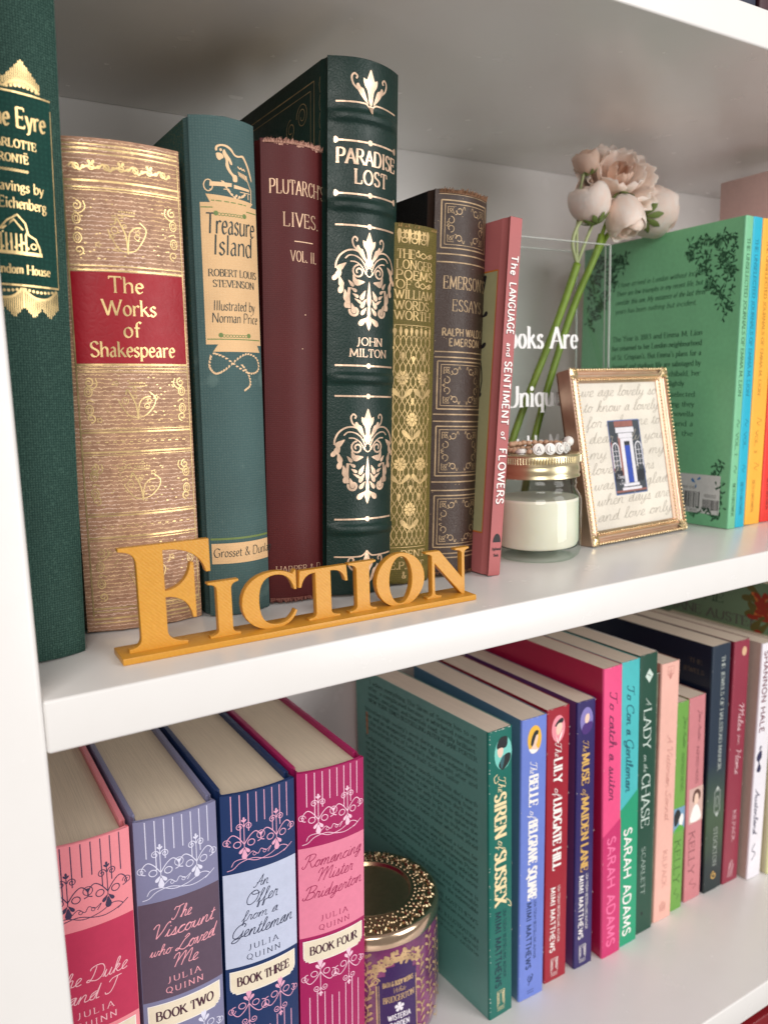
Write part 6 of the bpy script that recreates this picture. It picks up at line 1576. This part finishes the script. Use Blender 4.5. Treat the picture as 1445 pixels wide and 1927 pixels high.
JW.set(Base_Color=JW.mix(JW.ramp(zz, .08, .15), JW.mix(JW.ramp(zz, .05, .11), srgb(34, 48, 50), srgb(78, 104, 66)), srgb(34, 50, 68)), Roughness=.35)
b = pback("navy paperback turning green towards its foot, with silver lettering", (0.5385, 0.0951), (0.5632, 0.0951), .2325, JW.m, cover("midnight_cover", srgb(10, 24, 46)), .001, d=.155)
a = Art(b.surf, .00012); a.text("THE JEWELS OF HALSTEAD MANOR", 222, 116, 12.4, 4.6, 'roman', rot=1); a.text("STOCKTON", 61, 23.6, 10.6, 5.2, 'light', rot=1)
a.frame(10, 76, 17.6, 96, .5); a.fill([(13.8, 101), (11, 97), (16.6, 97)]); a.fill([(13.8, 71), (11, 75), (16.6, 75)]); a.ring(13.8, 86, 2, .5, 5)
a.build("title_lettering", plain("silver_ink", srgb(188, 196, 190), .4), b.root)
a = Art(b.surf, .00013); a.spiral(13, 14, 4, 90, 1.2, 1.1); a.build("publisher_mark", GI, b.root)
a = Art(b.side, .00013); a.text_side("THE", 24, 10, 213, 4, 'roman'); a.text_side("JEWELS", 30, 8, 204, 4, 'roman'); a.build("back_cover_print", plain("faint_gold_ink", srgb(96, 84, 70), .5), b.root)
b = pback("wine red paperback with white script, right of the navy and green one", (0.5636, 0.0940), (0.5852, 0.0940), .2313, cover("wine_print", srgb(146, 50, 70)), cover("wine_cover", srgb(118, 26, 46)), .015, d=.150)
a = Art(b.surf, .00012); a.text("Miles", 173, 147, 10, 7.6, 'script', rot=1); a.text("from", 143, 134, 11, 3.4, 'script', rot=1); a.text("Home", 130, 106, 9, 7.6, 'script', rot=1); a.text("KILPACK", 70, 40, 9.6, 4.6, 'light', rot=1)
for k in range(3): a.stroke([(7 + k * 2.6, 5), (9.4 + k * 2.4, 16 + (k == 0) * 3)], .6)
a.stroke([(8, 14), (12, 21), (14, 15)], .6); a.build("title_lettering", plain("blush_ink", srgb(244, 214, 218), .5), b.root)
a = Art(b.surf, .00012); a.dot(13.6, 221, 3.4, 4.4); a.build("round_seal", plain("tan_seal", srgb(216, 176, 140), .5), b.root)
b = pback("white paperback with maroon capitals and blue script, near the right edge of the lower shelf", (0.5888, 0.0861), (0.6080, 0.0861), .2262, cover("white_print", srgb(240, 236, 234)), cover("beige_cover", srgb(190, 172, 160)), .030)
a = Art(b.surf, .00012); a.text("SHANNON HALE", 219, 142, 3.2, 6.4, 'sansb', rot=1); a.build("author_lettering", plain("maroon_ink", srgb(112, 40, 62), .5), b.root)
a = Art(b.surf, .00012); a.text("Austenland", 88, 44, 3.6, 6.4, 'scriptb', rot=1); a.cs([(8, 34), (4, 28), (9, 24), (4, 18)], .8)
a.blob([(3, 122), (8, 125), (9, 118), (6, 114), (9, 108), (7, 104), (3, 106), (5, 113), (2, 117)]); a.drop(5, 125, 60, 5, 2.5)
a.build("title_lettering", plain("indigo_ink", srgb(48, 46, 82), .5), b.root)
b = pback("pale yellow-green paperback at the far right edge of the lower shelf", (0.6115, 0.0815), (0.6400, 0.0815), .2190, cover("pale_lime_print", srgb(214, 212, 160)), cover("cream_cover", srgb(206, 196, 160)), .010)
# sage book showing its flowered cover
b = hardcover("tall sage green book with a rust flower bunch on its cover, behind the white paperback", (.6420, .1020), (.6700, .1020), .2680, .165, 0, (cover("sage_spine", srgb(96, 116, 92)), cover("sage_print", srgb(104, 128, 100), .4)), z=LZ, group=None, hinge=False)
a = Art(b.side, .00012); a.text_side("THE", 92, 58, 240, 9, 'roman'); a.build("title_lettering", plain("forest_ink", srgb(38, 62, 48), .6), b.root)
a = Art(b.side, .00012); a.text_side("JANE AUSTEN", 120, 18, 223, 9, 'roman'); a.text_side("SOCIETY", 100, 36, 206, 9, 'roman'); a.build("author_lettering", plain("dusk_ink", srgb(92, 76, 82), .6), b.root)
for nm, cc, ang0, n_, L, sd_ in (("rust", srgb(150, 44, 24), 0, 26, 13, 1), ("orange", srgb(206, 110, 52), 10, 18, 9, 2), ("olive", srgb(96, 88, 40), 4, 26, 19, 3)):
    q = Art(b.side, .00012 + .00003 * (3 - sd_)); rr = random.Random(sd_)
    for k in range(n_): q.drop(12 + rr.uniform(-9, 9), 243 + rr.uniform(-12, 12), rr.uniform(0, 360), L, L * .35)
    q.build("flower_print", plain(nm + "_flower_print", cc, .5), b.root)
q = Art(b.side, .00016); q.dot(20, 219, 4, 3); q.build("flower_print", plain("rust_flower_print", srgb(150, 44, 24), .5), b.root)
# red storage box below the lowest shelf
rb = bmobj("red_box", box_bm(0, 0, 0, .34, .20, .255, bev=.004), plain("red_glossy_card", srgb(120, 10, 20), .25, coat=.5), None, angle=40)
rb.location = (.44, .022, LZ - T - .2995)
tag(rb, "glossy dark red box under the lowest shelf, at the picture's bottom right corner", "box")
ld = box("box_lid", (-.002, -.002, .205, .342, .202, .262), plain("red_glossy_lid", srgb(128, 12, 24), .22, coat=.5), rb, bev=.003)
